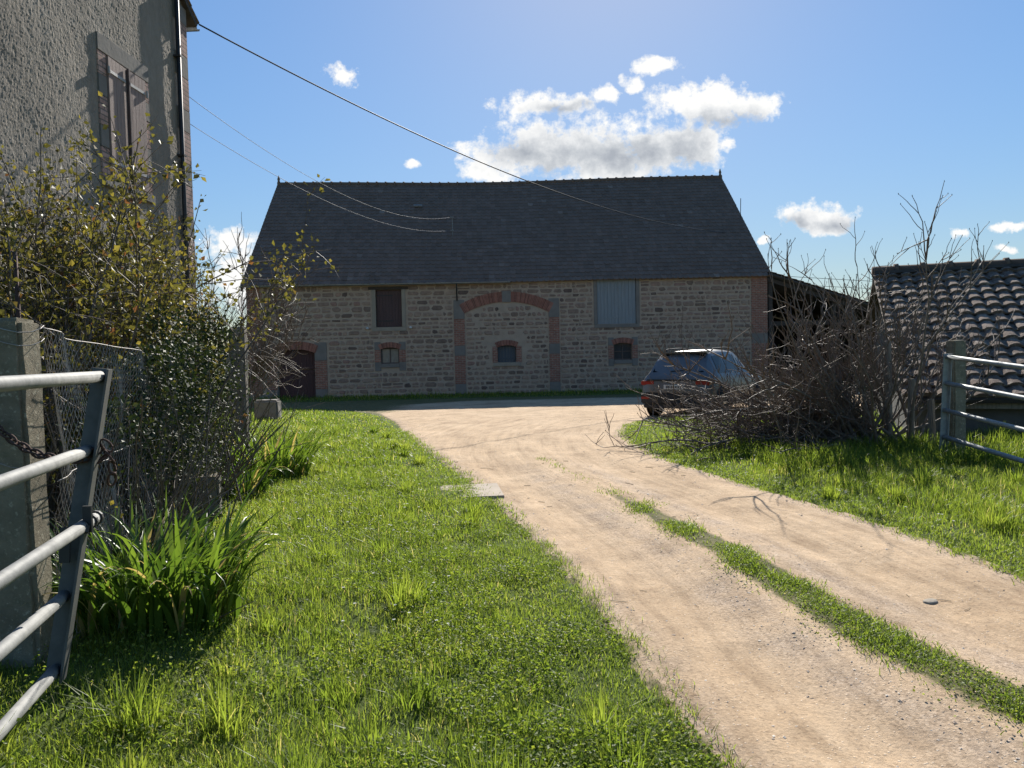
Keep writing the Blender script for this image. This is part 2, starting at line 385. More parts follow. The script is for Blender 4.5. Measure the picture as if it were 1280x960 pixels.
TRACK = np.array([(1.05, -6), (.95, 1.5), (.74, 2.78), (.63, 3.74), (.47, 4.59), (.28, 5.7), (-.03, 7.13), (-.42, 8.91), (-1.32, 11.9), (-2.14, 15.03),
                  (-3.0, 18.6), (-3.9, 21.0), (-5.6, 23.2), (-9, 24.7), (-13, 25.6), (-17, 27.5),
                  (16, 28.6), (16, 19.4), (9, 18.5), (5.2, 18.0), (3.5, 17.5), (2.9, 16.9), (2.42, 15.7), (2.15, 14.2), (2.13, 12.4), (2.37, 10.5), (2.63, 9.4), (3.02, 7.8),
                  (3.3, 6.6), (3.46, 5.6), (3.55, 4.6), (3.7, 3), (3.85, 1), (3.95, -6)])
MIDL = np.array([(2.6, -6), (2.5, 1), (2.30, 2.8), (2.12, 3.3), (1.98, 3.8), (1.84, 4.55), (1.66, 5.7), (1.32, 7.2), (.95, 8.8), (.5, 10.8), (-.1, 13.2)])

def seg_dist(x, y, P, closed):
    d = np.full(x.shape, 1e9)
    Q = np.roll(P, -1, axis=0) if closed else P[1:]
    for (ax, ay), (bx, by) in zip(P if closed else P[:-1], Q):
        ex, ey = bx - ax, by - ay
        t = np.clip(((x - ax)*ex + (y - ay)*ey)/(ex*ex + ey*ey), 0, 1)
        d = np.minimum(d, np.hypot(x - ax - t*ex, y - ay - t*ey))
    return d

def sdf_track(x, y):
    """distance to the track's edge, positive inside it"""
    x = np.asarray(x, float); y = np.asarray(y, float)
    ins = np.zeros(x.shape, bool)
    Q = np.roll(TRACK, -1, axis=0)
    for (ax, ay), (bx, by) in zip(TRACK, Q):
        c = (ay > y) != (by > y)
        with np.errstate(divide='ignore', invalid='ignore'):
            xi = (bx - ax)*(y - ay)/(by - ay) + ax
        ins ^= c & (x < xi)
    d = seg_dist(x, y, TRACK, True)
    return np.where(ins, d, -d)

def d_mid(x, y):
    return seg_dist(np.asarray(x, float), np.asarray(y, float), MIDL, False)

def h_base(x, y):
    near = np.exp(-((x/16.)**2 + ((y - 10)/22.)**2))
    bank = .20*sstep(-.7, -1.9, x)*(1 - sstep(3.2, 8.5, y))
    bank2 = .05*sstep(3.6, 5.5, x)*(1 - sstep(10, 16, y))
    return bank + bank2 + near*(.025*wob(x, y, .9) + .012*wob(x, y, 3.1, 2))

def h_track(x, y, sd):
    md = d_mid(x, y)
    z = h_base(x, y)*.6 + .03*np.exp(-(md/.3)**2)*(1 - sstep(8, 12, y))
    z = z - .038*np.exp(-((md - .75)/.28)**2)*(1 - sstep(11, 15, y))
    return z + .006*wob(x, y, 6, 1)

def h_ground(x, y):
    sd = sdf_track(x, y)
    e = sd + .05*wob(x, y, 5, 3) + .03*wob(x, y, 13, 1)
    return h_base(x, y) + .03*sstep(.0, -.25, e)*1.0 - .10*sstep(.0, .25, e)

# ------------------------------------------------------------------ ground sheet to the horizon
def grid_mesh(name, xs, ys, hz, mats, smooth=True):
    X, Y = np.meshgrid(xs, ys)
    Z = hz(X, Y)
    V = np.stack([X, Y, Z], -1).reshape(-1, 3)
    nx, ny = len(xs), len(ys)
    i = (np.arange(ny - 1)[:, None]*nx + np.arange(nx - 1)[None, :]).ravel()
    Q = np.stack([i, i + 1, i + nx + 1, i + nx], -1)
    return V, Q

def geo(a, b, n):
    return np.geomspace(a, b, n)
xs = np.concatenate([-geo(16, 6000, 26)[::-1], np.linspace(-15.8, 15.8, 240), geo(16, 6000, 26)])
ys = np.concatenate([-geo(6, 2500, 20)[::-1], np.arange(-5.5, 2.2, .25), np.arange(2.3, 9, .07), np.arange(9, 32, .16), geo(32.5, 9000, 40)])
V, Q = grid_mesh('ground', xs, ys, lambda x, y: h_ground(x, y) , None)
g = NB(); g.add(V, Q)
ground = tag(g.build('ground', M['turf']), 'rough green turf and soil around the track', None, None, 'structure')

# distant hills
hb = NB()
for (d, amp, k) in ((1500, 34, 0), (2600, 75, 2)):
    a = np.linspace(-PI, PI, 181)
    hh = amp*(.45 + .55*np.abs(wob(a*3, a*0 + k, 1.0, k)))
    rows = []
    for q, zf in ((.8, -.02), (.9, .45), (1.0, 1.0), (1.25, .6), (1.5, -.02)):
        rows.append(np.stack([d*q*np.sin(a), d*q*np.cos(a), hh*zf], -1))
    V = np.concatenate(rows); n = len(a)
    i = np.concatenate([np.arange(n - 1) + r*n for r in range(4)])
    hb.add(V, np.stack([i, i + 1, i + n + 1, i + n], -1))
tag(hb.build('distant_hills', M['hill']), None, None, None, 'structure')

# ------------------------------------------------------------------ the track and yard
xs = np.arange(-17.2, 16.2, .085)
ys = np.concatenate([np.arange(-6, 2.2, .2), np.arange(2.2, 7, .055), np.arange(7, 13, .085), np.arange(13, 28.7, .16)])
X, Y = np.meshgrid(xs, ys)
sd = sdf_track(X, Y)
e = sd + .05*wob(X, Y, 5, 3) + .03*wob(X, Y, 13, 1)
Z = h_track(X, Y, sd) + .012 - .05*sstep(.02, -.12, e)
V = np.stack([X, Y, Z], -1).reshape(-1, 3)
nx, ny = len(xs), len(ys)
i = (np.arange(ny - 1)[:, None]*nx + np.arange(nx - 1)[None, :]).ravel()
Q = np.stack([i, i + 1, i + nx + 1, i + nx], -1)
keep = (sd.ravel()[Q] > -.16).any(axis=1)
Q = Q[keep]
used = np.unique(Q); remap = np.full(len(V), -1); remap[used] = np.arange(len(used))
tr = NB(); tr.add(V[used], remap[Q])
track = tag(tr.build('gravel_track', M['track']), 'sandy gravel farm track with a grassy crown', None, None, 'structure')
md = d_mid(X, Y).ravel()[used]; xx = V[used, 0]; yy = V[used, 1]; ee = e.ravel()[used]
mid_w = .15 + .06*(1 - sstep(3, 8, yy))
strip = np.exp(-(md/mid_w)**2)*(1 - sstep(6, 9.5, yy)*.7)*(1 - sstep(9.5, 13, yy))
edge_g = np.exp(-((ee - .05)/.16)**2)*(1 - sstep(12, 22, yy)*.6)
grv = np.clip(np.exp(-((md - .42)/.20)**2)*(1 - sstep(9, 12, yy)) + edge_g, 0, 1)
weedy = sstep(-1.2, -5, xx)*sstep(19, 22, yy)*.75 + sstep(24.5, 27, yy)*.7
strip = np.clip(strip + weedy + np.exp(-((ee + .02)/.10)**2)*.7, 0, 1)
mask = np.stack([strip, grv, np.clip(seg_dist(xx, yy, TRACK[17:], False), 0, 14)/4., np.ones_like(grv)], -1)
ca = track.data.color_attributes.new('mask', 'FLOAT_COLOR', 'POINT')
ca.data.foreach_set('color', mask.astype(np.float32).ravel())

# ------------------------------------------------------------------ loose gravel lying on the track
def surf_z(x, y):
    s = sdf_track(x, y)
    return np.where(s > .05, h_track(x, y, s) + .012, h_ground(x, y))

def stones_nb(x, y, size, r, flat=.34):
    nb = NB()
    base = np.array([(1,0,0),(-1,0,0),(0,1,0),(0,-1,0),(0,0,1),(0,0,-1)], float)
    T = np.array([(0,2,4),(2,1,4),(1,3,4),(3,0,4),(2,0,5),(1,2,5),(3,1,5),(0,3,5)])
    n = len(x); z = surf_z(x, y)
    a = r.uniform(0, 2*PI, n); sc = size[:, None]*r.uniform(.6, 1.2, (n, 3)); sc[:, 2] *= flat
    P = base[None]*sc[:, None, :]*(1 + r.uniform(-.3, .3, (n, 6, 1)))
    c, s = np.cos(a)[:, None], np.sin(a)[:, None]
    W = np.stack([P[..., 0]*c - P[..., 1]*s + x[:, None], P[..., 0]*s + P[..., 1]*c + y[:, None], P[..., 2] + (z + size*.15)[:, None]], -1)
    TT = (T[None] + (np.arange(n)*6)[:, None, None]).reshape(-1, 3)
    nb.add(W.reshape(-1, 3), None, TT, np.repeat(r.uniform(0, 1, n), 6))
    return nb
n = 105000
y = 2.3 + 17*rng.uniform(0, 1, n)**2.0; x = rng.uniform(-1.6, 4.2, n) - .16*np.maximum(y - 7, 0)
sd = sdf_track(x, y); md = d_mid(x, y)
p = .06 + (.62*np.exp(-((md - .38)/.15)**2) + .6*np.exp(-((sd - .10)/.14)**2))*np.clip(.55 + .9*wob(x, y, 2.6, 6), .05, 1.2)*(1 - .8*sstep(6, 13, y))
k = (rng.uniform(0, 1, n) < p*.36) & (sd > -.06)
x, y = x[k], y[k]
sz = .0030 + .0075*rng.uniform(0, 1, len(x))**4.5 + .0005*y
o = stones_nb(x, y, sz, rng).build('loose_gravel', M['gravel'], smooth=False)
tag(o, 'loose gravel chips along the wheel tracks', 'gravel', None, 'stuff')

# ------------------------------------------------------------------ grass
def blades(nb, x, y, z, h, w, lean=.45, az=None, tint=None, r=rng, levels=3):
    n = len(x)
    if az is None: az = r.uniform(0, 2*PI, n)
    ld = np.stack([np.cos(az), np.sin(az)], -1)
    fa = az + PI/2 + r.normal(0, .5, n)
    sd_ = np.stack([np.cos(fa), np.sin(fa), np.zeros(n)], -1)
    bend = np.abs(r.normal(lean, .28, n))
    cols = []
    for q in range(levels):
        t = q/levels
        off = bend*h*(t**1.8)*.9
        zz = h*(t - .28*bend*t*t)
        c = np.stack([x + ld[:, 0]*off, y + ld[:, 1]*off, z + zz], -1)
        ww = (w*(1 - .55*t**1.5)/2)[:, None]
        cols += [c - sd_*ww, c + sd_*ww]
    off = bend*h*.95
    cols.append(np.stack([x + ld[:, 0]*off, y + ld[:, 1]*off, z + h*np.clip(1 - .30*bend, .25, 1)], -1))
    V = np.stack(cols, 1)
    nv = 2*levels + 1
    b = (np.arange(n)*nv)[:, None]
    Q = np.concatenate([b + np.array([[2*q, 2*q + 1, 2*q + 3, 2*q + 2]]) for q in range(levels - 1)])
    T = b + np.array([[nv - 3, nv - 2, nv - 1]])
    if tint is None: tint = np.clip(r.normal(.5, .2, n), 0, 1)
    nb.add(V.reshape(-1, 3), Q, T, np.repeat(tint, nv))

def lawn(nb, n, ylo, yhi, xlo, xhi, hmul=1.0, wid=.004, side=None, dens=None):
    y = rng.uniform(ylo, yhi, n); x = rng.uniform(xlo(y), xhi(y))
    sd = sdf_track(x, y) + .05*wob(x, y, 5, 3) + .03*wob(x, y, 13, 1)
    k = (sd < rng.normal(-.03, .05, n))
    # clumpy density
    dn = .62 + .38*wob(x, y, 2.3, 1) + .3*wob(x, y, 7, 2)
    k &= rng.uniform(0, 1, n) < np.clip(dn, .25, 1)
    x, y, sd = x[k], y[k], sd[k]
    tall = np.clip(.35 + .65*sstep(-.05, -1.1, sd), .3, 1)
    patch = .85 + .36*wob(x, y, 1.3, 4) + .36*wob(x, y, 4.1, 5)
    h = hmul*tall*np.clip(patch, .3, 1.6)*rng.uniform(.55, 1.25, len(x))
    tint = np.clip(rng.normal(.46, .2, len(x)) + .20*wob(x, y, .9, 7) + .14*wob(x, y, 3.7, 2) + .1*(1 - tall), 0, .96)
    dry = rng.uniform(0, 1, len(x)) < .025; tint = np.where(dry, 1.0, tint)
    blades(nb, x, y, h_ground(x, y) - .01, h, wid*rng.uniform(.6, 1.4, len(x)), .5, None, tint)

gl = NB()
FL = lambda y: -.74*y - .9          # left side of what can be seen, a step to the side included
fence_x = lambda y: -2.25 - (y - 3.45)*.25
lawn(gl, 60000, 1.7, 3.6, lambda y: FL(y)*.9, lambda y: 1.2 + 0*y, .10, .0042)
lawn(gl, 75000, 3.6, 6.2, lambda y: np.maximum(FL(y), fence_x(y) - .6), lambda y: 1.0 + 0*y, .115, .0048)
lawn(gl, 70000, 6.2, 10.5, lambda y: np.maximum(FL(y), fence_x(y) - .5), lambda y: .8 + 0*y, .135, .0066)
lawn(gl, 52000, 10.5, 16.5, lambda y: np.maximum(FL(y), fence_x(y) - 1.5), lambda y: -.3 + 0*y, .15, .0105)
lawn(gl, 42000, 16.5, 24.8, lambda y: -.44*y - 1.5, lambda y: -1.5 + 0*y, .13, .016)
# verge beyond the track
lawn(gl, 52000, 4.4, 9.5, lambda y: 2.5 + 0*y, lambda y: .74*y + .9, .17, .0060)
lawn(gl, 52000, 9.5, 17.8, lambda y: 2.0 + 0*y, lambda y: .62*y + 1.6, .17, .0100)
lawn(gl, 15000, 15.5, 19, lambda y: 3.5 + 0*y, lambda y: 14 + 0*y, .2, .016)
# short fringe creeping on to the gravel
def fringe(n, ylo, yhi, side, wid):
    y = rng.uniform(ylo, yhi, n)
    if side < 0: xe = np.interp(y, TRACK[1:14, 1], TRACK[1:14, 0])
    else: xe = np.interp(y, TRACK[20:32, 1][::-1], TRACK[20:32, 0][::-1])
    x = xe + side*rng.uniform(-.35, .55, n)
    e = sdf_track(x, y) + .05*wob(x, y, 5, 3) + .03*wob(x, y, 13, 1)
    k = (rng.uniform(0, 1, n) < np.clip(.7 + .5*wob(x, y, 4, 2), .15, 1)) & (rng.uniform(0, 1, n) < np.where(e > 0, np.exp(-(e/.09)**2), np.exp(-(e/.35)**2)))
    x, y = x[k], y[k]
    blades(gl, x, y, surf_z(x, y) - .008, rng.uniform(.02, .075, len(x)), wid*rng.uniform(.7, 1.3, len(x)), .7, None, np.clip(rng.normal(.5, .2, len(x)), 0, .97))
fringe(34000, 2.3, 7, -1, .004); fringe(26000, 7, 16, -1, .008); fringe(26000, 4.3, 9, 1, .006); fringe(22000, 9, 17, 1, .009)
# grass at the foot of the barn
lawn(gl, 16000, 27.3, 30.1, lambda y: -14 + 0*y, lambda y: 13 + 0*y, .20, .022)
# rougher tufts
tx = []; ty = []; th = []
for _ in range(120):
    yy = 2.2 + 14*random.random()**1.5
    lo = max(-.72*yy - .6, -2.4 - (yy - 3.4)*.25); xx = random.uniform(lo, .9)
    if random.random() < .3: yy = random.uniform(5, 11); xx = random.uniform(2.9, .7*yy + .4)
    tx.append(xx); ty.append(yy); th.append(random.uniform(.12, .24))
tx.append(-.72); ty.append(4.55); th.append(.30)
tx = np.array(tx); ty = np.array(ty); th = np.array(th)
ok = sdf_track(tx, ty) < -.3; tx, ty, th = tx[ok], ty[ok], th[ok]
nbl = 90
az = rng.uniform(0, 2*PI, (len(tx), nbl)); rr = .09*np.sqrt(rng.uniform(0, 1, (len(tx), nbl)))
X = (tx[:, None] + rr*np.cos(az)).ravel(); Y = (ty[:, None] + rr*np.sin(az)).ravel()
H = (th[:, None]*rng.uniform(.6, 1.15, (len(tx), nbl))).ravel()
tn = np.clip(np.repeat(rng.uniform(.35, .8, len(tx)), nbl) + rng.normal(0, .12, len(X)), 0, .97)
blades(gl, X, Y, h_ground(X, Y) - .01, H, .004 + .0006*Y, .42, az.ravel() + rng.normal(0, .5, len(X)), tn)
# long grass at the foot of the bare trees, the stakes and the gate
n = 15000
x = rng.uniform(3.4, 8.6, n); y = rng.uniform(9.3, 11.6, n)
blades(gl, x, y, h_ground(x, y), rng.uniform(.12, .42, n)*(.7 + .4*wob(x, y, 2)), np.full(n, .0085), .45, None, np.clip(rng.normal(.42, .2, n), 0, 1))
grass = tag(gl.build('grass', M['grass'], smooth=False), 'sunlit green grass of the verges', 'grass', None, 'stuff')

# short turf on the crown of the track
cs = NB()
n = 52000
y = 2.2 + 9.0*rng.uniform(0, 1, n)**1.2; x = np.interp(y, MIDL[:, 1], MIDL[:, 0]) + rng.normal(0, .092, n)*(1.15 - .04*y) + .05*wob(y*2.2, y*0, 1.0, 3)
k = rng.uniform(0, 1, n) < (1 - sstep(4.5, 9.0, y)*.97)*np.clip(.45 + .95*wob(x, y, 3, 2), .03, 1)
x, y = x[k], y[k]
blades(cs, x, y, surf_z(x, y) - .006, rng.uniform(.014, .055, len(x))*np.clip(1 + .7*wob(x, y, 2.2, 4), .4, 2), .0035 + .0005*y, .7, None, np.clip(rng.normal(.42, .22, len(x)), 0, 1))
tag(cs.build('crown_turf', M['grass'], smooth=False), 'strip of short turf down the middle of the track', 'grass', None, 'stuff')

# clover and small broad leaves near the edges
def leaflets(nb, x, y, z, s, r=rng, tilt=.75, tint=None, mat=0):
    n = len(x)
    nrm = np.stack([r.normal(0, tilt, n), r.normal(0, tilt, n), np.ones(n)], -1); nrm /= np.linalg.norm(nrm, axis=1)[:, None]
    a = r.uniform(0, 2*PI, n); t = np.stack([np.cos(a), np.sin(a), np.zeros(n)], -1)
    t -= nrm*(t*nrm).sum(1)[:, None]; t /= np.linalg.norm(t, axis=1)[:, None]
    leaf_quads(nb, np.stack([x, y, z], -1), t, nrm, s, s*.8, tint if tint is not None else np.clip(r.normal(.55, .22, n), 0, 1), mat)

def leaf_quads(nb, P, t, nrm, L, W, tint, mat=0, fold=.18):
    """pointed leaves, folded along the midrib: 6 vertices, 4 triangles"""
    b = np.cross(nrm, t)
    L = np.asarray(L)[:, None]; W = np.asarray(W)[:, None]
    up = nrm*W*fold
    V = np.stack([P, P + t*L*.45 + b*W*.5 + up, P + t*L, P + t*L*.45 - b*W*.5 + up, P + t*L*.5], 1)
    i = (np.arange(len(P))*5)[:, None]
    T = np.concatenate([i + np.array([[0, 1, 4]]), i + np.array([[1, 2, 4]]), i + np.array([[2, 3, 4]]), i + np.array([[3, 0, 4]])])
    nb.add(V.reshape(-1, 3), None, T, np.repeat(tint, 5), mat)
cl = NB()
n = 62000
y = 2.1 + 7*rng.uniform(0, 1, n)**1.7; x = np.interp(y, TRACK[1:14, 1], TRACK[1:14, 0]) - np.abs(rng.normal(.3, 1.35, n)) + .08
patch = wob(x, y, 2.1, 9) + .5*wob(x, y, 5, 3)
k = (patch > -.05) & (sdf_track(x, y) < .03) & (x > np.maximum(-.8*y, -2.2 - .25*(y - 3.4)))
x, y = x[k], y[k]
s = rng.uniform(.010, .024, len(x))
leaflets(cl, x, y, h_ground(x, y) + rng.uniform(.02, .115, len(x))*(.35 + .65*sstep(0, -.5, sdf_track(x, y))), s)
n = 9000
y = 2.3 + 6*rng.uniform(0, 1, n); x = np.interp(y, MIDL[:, 1], MIDL[:, 0]) + rng.normal(0, .15, n)
k = (wob(x, y, 2.6, 5) > .25); x, y = x[k], y[k]
leaflets(cl, x, y, surf_z(x, y) + rng.uniform(.01, .045, len(x)), rng.uniform(.01, .018, len(x)))
tag(cl.build('clover_patches', M['clover'], smooth=False), 'low clover and broad leaved weeds edging the track', 'ground cover', None, 'stuff')

# daisies
dz = NB()
n = 420
y = rng.uniform(4, 21, n); x = np.where(rng.uniform(0, 1, n) < .75, rng.uniform(-.33*y - 1, .4 - .16*y, n), 2.9 + rng.uniform(0, 1, n)*np.maximum(.6*y - 2.9, .1))
k = (sdf_track(x, y) < -.15) & (x > fence_x(y)); x, y = x[k], y[k]
for q in range(6):
    a = q*PI/3; s = .006 + .0009*y
    t = np.stack([np.full(len(x), math.cos(a)), np.full(len(x), math.sin(a)), np.full(len(x), .15)], -1)
    nn = np.tile(np.array([[0, 0, 1.0]]), (len(x), 1))
    leaf_quads(dz, np.stack([x, y, h_ground(x, y) + .10 + .02*np.sin(x*40)], -1), t, nn, s*1.2, s, np.full(len(x), .5))
tag(dz.build('daisies', M['petal'], smooth=False), 'small white daisies dotted through the grass', 'wild flowers', None, 'stuff')

# dry straws
st = NB()
for _ in range(90):
    yy = 2.4 + 9*random.random()**1.5; xx = random.uniform(-.6, 3.6) - .12*yy
    a = random.uniform(0, PI); L = random.uniform(.03, .13)
    P = np.array([(xx + t*L*math.cos(a) + .1*L*math.sin(3*t), yy + t*L*math.sin(a), 0) for t in (0, .33, .66, 1)])
    P[:, 2] = surf_z(P[:, 0], P[:, 1]) + .006
    st.tube(P, .0012 + .00025*yy, 4)
M['straw'] = simple('dry_straw', (.50, .40, .26), (.38, .30, .19), 10, .8, 0)
tag(st.build('dry_straw', M['straw']), 'scattered dry straws and stalks on the sandy track', 'straw', None, 'stuff')

# ------------------------------------------------------------------ tiled roofs
def tiles_nb(W, T, ns, nt, prof, step, jit=0.0, r=rng, bend=None, edge=.0):
    """tile field in local (s along ridge, t down the slope, h above): per tile a strip of profile points with a riser at its lower end"""
    nb = NB(); ds, dt = W/ns, T/nt
    mpt = len(prof); px = np.array([p[0] for p in prof]); ph = np.array([p[1] for p in prof])
    I, J = np.meshgrid(np.arange(ns), np.arange(nt)); I = I.ravel(); J = J.ravel(); n = len(I)
    dj = r.normal(0, jit, (n, 3))
    s = (I[:, None] + px[None, :])*ds + dj[:, :1]*.25
    h = np.tile(ph, (n, 1)) + dj[:, 1:2]*.5
    t0 = np.tile((J*dt)[:, None], (1, mpt)); t1 = t0 + dt + dj[:, 2:3]
    top = np.stack([s, t0, h], -1); bot = np.stack([s, t1, h + step], -1); ris = np.stack([s, t1 - .004, h*0 - .012 + 0*s], -1)
    V = np.concatenate([top, bot, bot, ris], 1)
    b = (np.arange(n)*4*mpt)[:, None]; q = np.arange(mpt - 1)
    Q = np.concatenate([(b + q)[..., None] + np.array([0, mpt, mpt + 1, 1]), (b + 2*mpt + q)[..., None] + np.array([0, mpt, mpt + 1, 1])]).reshape(-1, 4)
    tint = np.repeat(np.clip(r.beta(2.2, 2.2, n), 0, 1), 4*mpt)
    return nb, V.reshape(-1, 3), Q, tint

def place(V, O, S, D, N):
    O, S, D, N = (np.asarray(q, float) for q in (O, S, D, N))
    return O + V[:, :1]*S + V[:, 1:2]*D + V[:, 2:3]*N

# ------------------------------------------------------------------ the stone barn (local: x along the front, y into the depth, z up)
YAW = R(2.655)
L, DEP, HE, HR = 21.58, 12.4, 4.76, 10.20
barn = empty('stone_barn', (-10.74, 30.3, 0), YAW, 'long stone barn with dark tiled roof, bricked-up arch and small windows', 'barn')
# openings (x0, x1, z0, z1)
OP = {'door': (1.13, 2.66, 0.0, 2.02), 'hatch': (5.21, 6.27, 2.87, 4.41), 'w1': (5.36, 6.11, 1.36, 2.04), 'w2': (10.18, 10.95, 1.31, 2.03),
      'loft': (14.38, 16.02, 2.81, 4.66), 'w3': (15.05, 15.82, 1.30, 2.03)}
wl = MB()
# mortar-faced wall: a skin with real openings, built from a grid of cells
xsB = sorted({0.0, L} | {v for o in OP.values() for v in o[:2]})
zsB = sorted({-.4, 4.74} | {v for o in OP.values() for v in o[2:]})
DP = .34
def is_open(xm, zm): return any(o[0] < xm < o[1] and o[2] < zm < o[3] for o in OP.values())
for xa, xb in zip(xsB, xsB[1:]):
    for za, zb in zip(zsB, zsB[1:]):
        if not is_open((xa+xb)/2, (za+zb)/2):
            wl.poly([(xa, 0, za), (xb, 0, za), (xb, 0, zb), (xa, 0, zb)])
for (x0, x1, z0, z1) in OP.values():                      # reveals
    wl.poly([(x0, 0, z0), (x0, 0, z1), (x0, DP, z1), (x0, DP, z0)]); wl.poly([(x1, 0, z0), (x1, DP, z0), (x1, DP, z1), (x1, 0, z1)])
    wl.poly([(x0, 0, z1), (x1, 0, z1), (x1, DP, z1), (x0, DP, z1)]); wl.poly([(x0, 0, z0), (x0, DP, z0), (x1, DP, z0), (x1, 0, z0)])
    wl.poly([(x0, DP, z0), (x0, DP, z1), (x1, DP, z1), (x1, DP, z0)])
gz = lambda y: HE + .2 + (HR - HE - .15)*(1 - abs(y - DEP/2)/(DEP/2))
wl.poly([(0, 0, -.4), (0, 0, 4.74), (0, DEP/2, HR - .06), (0, DEP, 4.74), (0, DEP, -.4)]); wl.poly([(L, 0, -.4), (L, DEP, -.4), (L, DEP, 4.74), (L, DEP/2, HR - .06), (L, 0, 4.74)])
wl.poly([(0, DEP, -.4), (0, DEP, 4.74), (L, DEP, 4.74), (L, DEP, -.4)])
# stones
ARCH = (8.85, 12.34)
def arch_z(x, base, rise, a, b):
    u = (x - (a + b)/2)/((b - a)/2); return base + rise*(1 - u*u)
BLK = [(0, .62, 0, 4.8), (.69, 3.2, -.2, 2.36), (5.03, 6.47, 2.70, 4.56), (5.10, 6.38, 1.05, 2.27), (8.38, 8.85, -.2, 3.95), (12.34, 12.79, -.2, 3.95),
       (9.96, 11.19, 1.2, 2.27), (14.21, 16.2, 2.7, 4.9), (14.8, 16.06, 1.03, 2.26), (20.9, L, 0, 4.8)]
def stone(x0, x1, z0, z1, yf, r, rnd):
    w, h = x1 - x0, z1 - z0
    k = rnd*min(w, h)
    P = []
    for (cx, cz, sx, sz) in ((x0, z0, 1, 1), (x1, z0, -1, 1), (x1, z1, -1, -1), (x0, z1, 1, -1)):
        a = r.uniform(.25, 1.25)*k; b = r.uniform(.25, 1.25)*k
        p1 = (cx + sx*.01, cz + sz*b); p2 = (cx + sx*a, cz + sz*.008)
        P += [p1, p2] if sx*sz > 0 else [p2, p1]
    P = [(px + r.uniform(-.012, .012), pz + r.uniform(-.012, .012)) for px, pz in P]
    cx, cz = (x0 + x1)/2, (z0 + z1)/2; d = r.uniform(.010, .030)
    n = len(P)
    inn = [(cx + (px - cx)*.84, yf - d, cz + (pz - cz)*.80) for px, pz in P]
    vs = [(px, yf + .004, pz) for px, pz in P] + inn
    t = min(1, max(0, r.gauss(.52, .25)))
    wl.add(vs, [tuple(range(n, 2*n))] + [(i, (i + 1) % n, n + (i + 1) % n, n + i) for i in range(n)], 1, t)
sr = random.Random(3)
z = -.05
while z < 4.72:
    h = sr.uniform(.15, .27)
    if z + h > 4.78: h = 4.78 - z
    if h < .08: break
    blocks = sorted((b[0], b[1]) for b in BLK + [ARCH + (-.2, 3.92)] if b[2] < z + h*.6 and b[3] > z + h*.4)
    free = []; x = .0
    for a, b in blocks:
        if a > x: free.append((x, a))
        x = max(x, b)
    if x < L: free.append((x, L))
    for a, b in free:
        x = a + .015
        while x < b - .08:
            w = min(sr.uniform(.14, .48)*(1.15 if h > .21 else .9), b - x - .01)
            if b - x - w < .12: w = b - x - .01
            if h > .24 and sr.random() < .28:
                hm = h*sr.uniform(.4, .6); stone(x + .012, x + w - .012, z + .012, z + hm - .010, 0, sr, .34); stone(x + .012, x + w - .012, z + hm + .010, z + h - .012, 0, sr, .34)
            else: stone(x + .013, x + w - .013, z + .013 + sr.uniform(0, .02), z + h - .013 - sr.uniform(0, .03), 0, sr, .46)
            x += w
    z += h
# rubble infill of the arch: rounder, wider joints
z = 0.0
while z < 4.1:
    h = sr.uniform(.14, .25); x = ARCH[0] + .03
    while x < ARCH[1] - .1:
        w = min(sr.uniform(.13, .42), ARCH[1] - x - .02)
        top = arch_z(x + w/2, 3.36, .46, *ARCH)
        inw = (9.96 - .02 < x + w and x < 11.19 + .02) and (z < 2.27 and z + h > 1.2)
        if z + h < top and not inw and sr.random() < .95:
            stone(x + .017, x + w - .017, z + .015 + sr.uniform(0, .025), z + h - .015 - sr.uniform(0, .025), 0, sr, .44)
        x += w
    z += h
wall = wl.build('stone_wall', [M['mortar'], M['stone']], barn)

def box_part(name, mat, parent, x0, x1, y0, y1, z0, z1, c=0.008):
    b = MB(); b.box(x0, x1, y0, y1, z0, z1, c=c); return b.build(name, mat, parent)

# arch: piers of brick and dressed blocks, brick arch in two rings of voussoirs, keystone
for px0, px1 in ((8.40, 8.85), (12.34, 12.78)):
    for za, zb, mt, nm in ((-.2, .46, 'dressed', 'pier_block'), (.46, 1.62, 'brick', 'brick_pier'), (1.62, 2.05, 'dressed', 'pier_block'), (2.05, 3.14, 'brick', 'brick_pier'), (3.14, 3.93, 'dressed', 'pier_block')):
        box_part(nm, M[mt], barn, px0, px1, -.035, .05, za + .003, zb - .003)
def arch_ring(name, cx, half, base, rise, thick, n, yf=-.04, yb=.05, key=None, side=0):
    """segmental arch of bricks on edge"""
    Rr = (half*half + rise*rise)/(2*rise); cz = base + rise - Rr; a0 = math.asin(half/Rr)
    b = MB()
    for i in range(n):
        t0 = -a0 + 2*a0*i/n; t1 = -a0 + 2*a0*(i + 1)/n; g = .0016/ Rr*3
        if key and (abs((t0 + t1)/2)*Rr < key or (t0 + t1)*side < 0): continue
        c = []
        for t in (t0 + g, t1 - g):
            for rr in (Rr, Rr + thick): c.append((cx + rr*math.sin(t), cz + rr*math.cos(t)))
        (a, bq, d, e) = c
        vs = [(a[0], yf, a[1]), (d[0], yf, d[1]), (e[0], yf, e[1]), (bq[0], yf, bq[1]), (a[0], yb, a[1]), (d[0], yb, d[1]), (e[0], yb, e[1]), (bq[0], yb, bq[1])]
        b.add(vs, [(0, 1, 2, 3), (7, 6, 5, 4), (0, 4, 5, 1), (3, 2, 6, 7), (1, 5, 6, 2), (0, 3, 7, 4)], 0, random.random())
    return b.build(name, M['voussoir'], barn)
arch_ring('brick_arch', 10.595, 1.76, 3.36, .46, .42, 62, key=.19, side=-1)
arch_ring('brick_arch', 10.595, 1.76, 3.36, .46, .42, 62, key=.19, side=1)
box_part('keystone', M['dressed'], barn, 10.41, 10.78, -.05, .06, 3.80, 4.26)

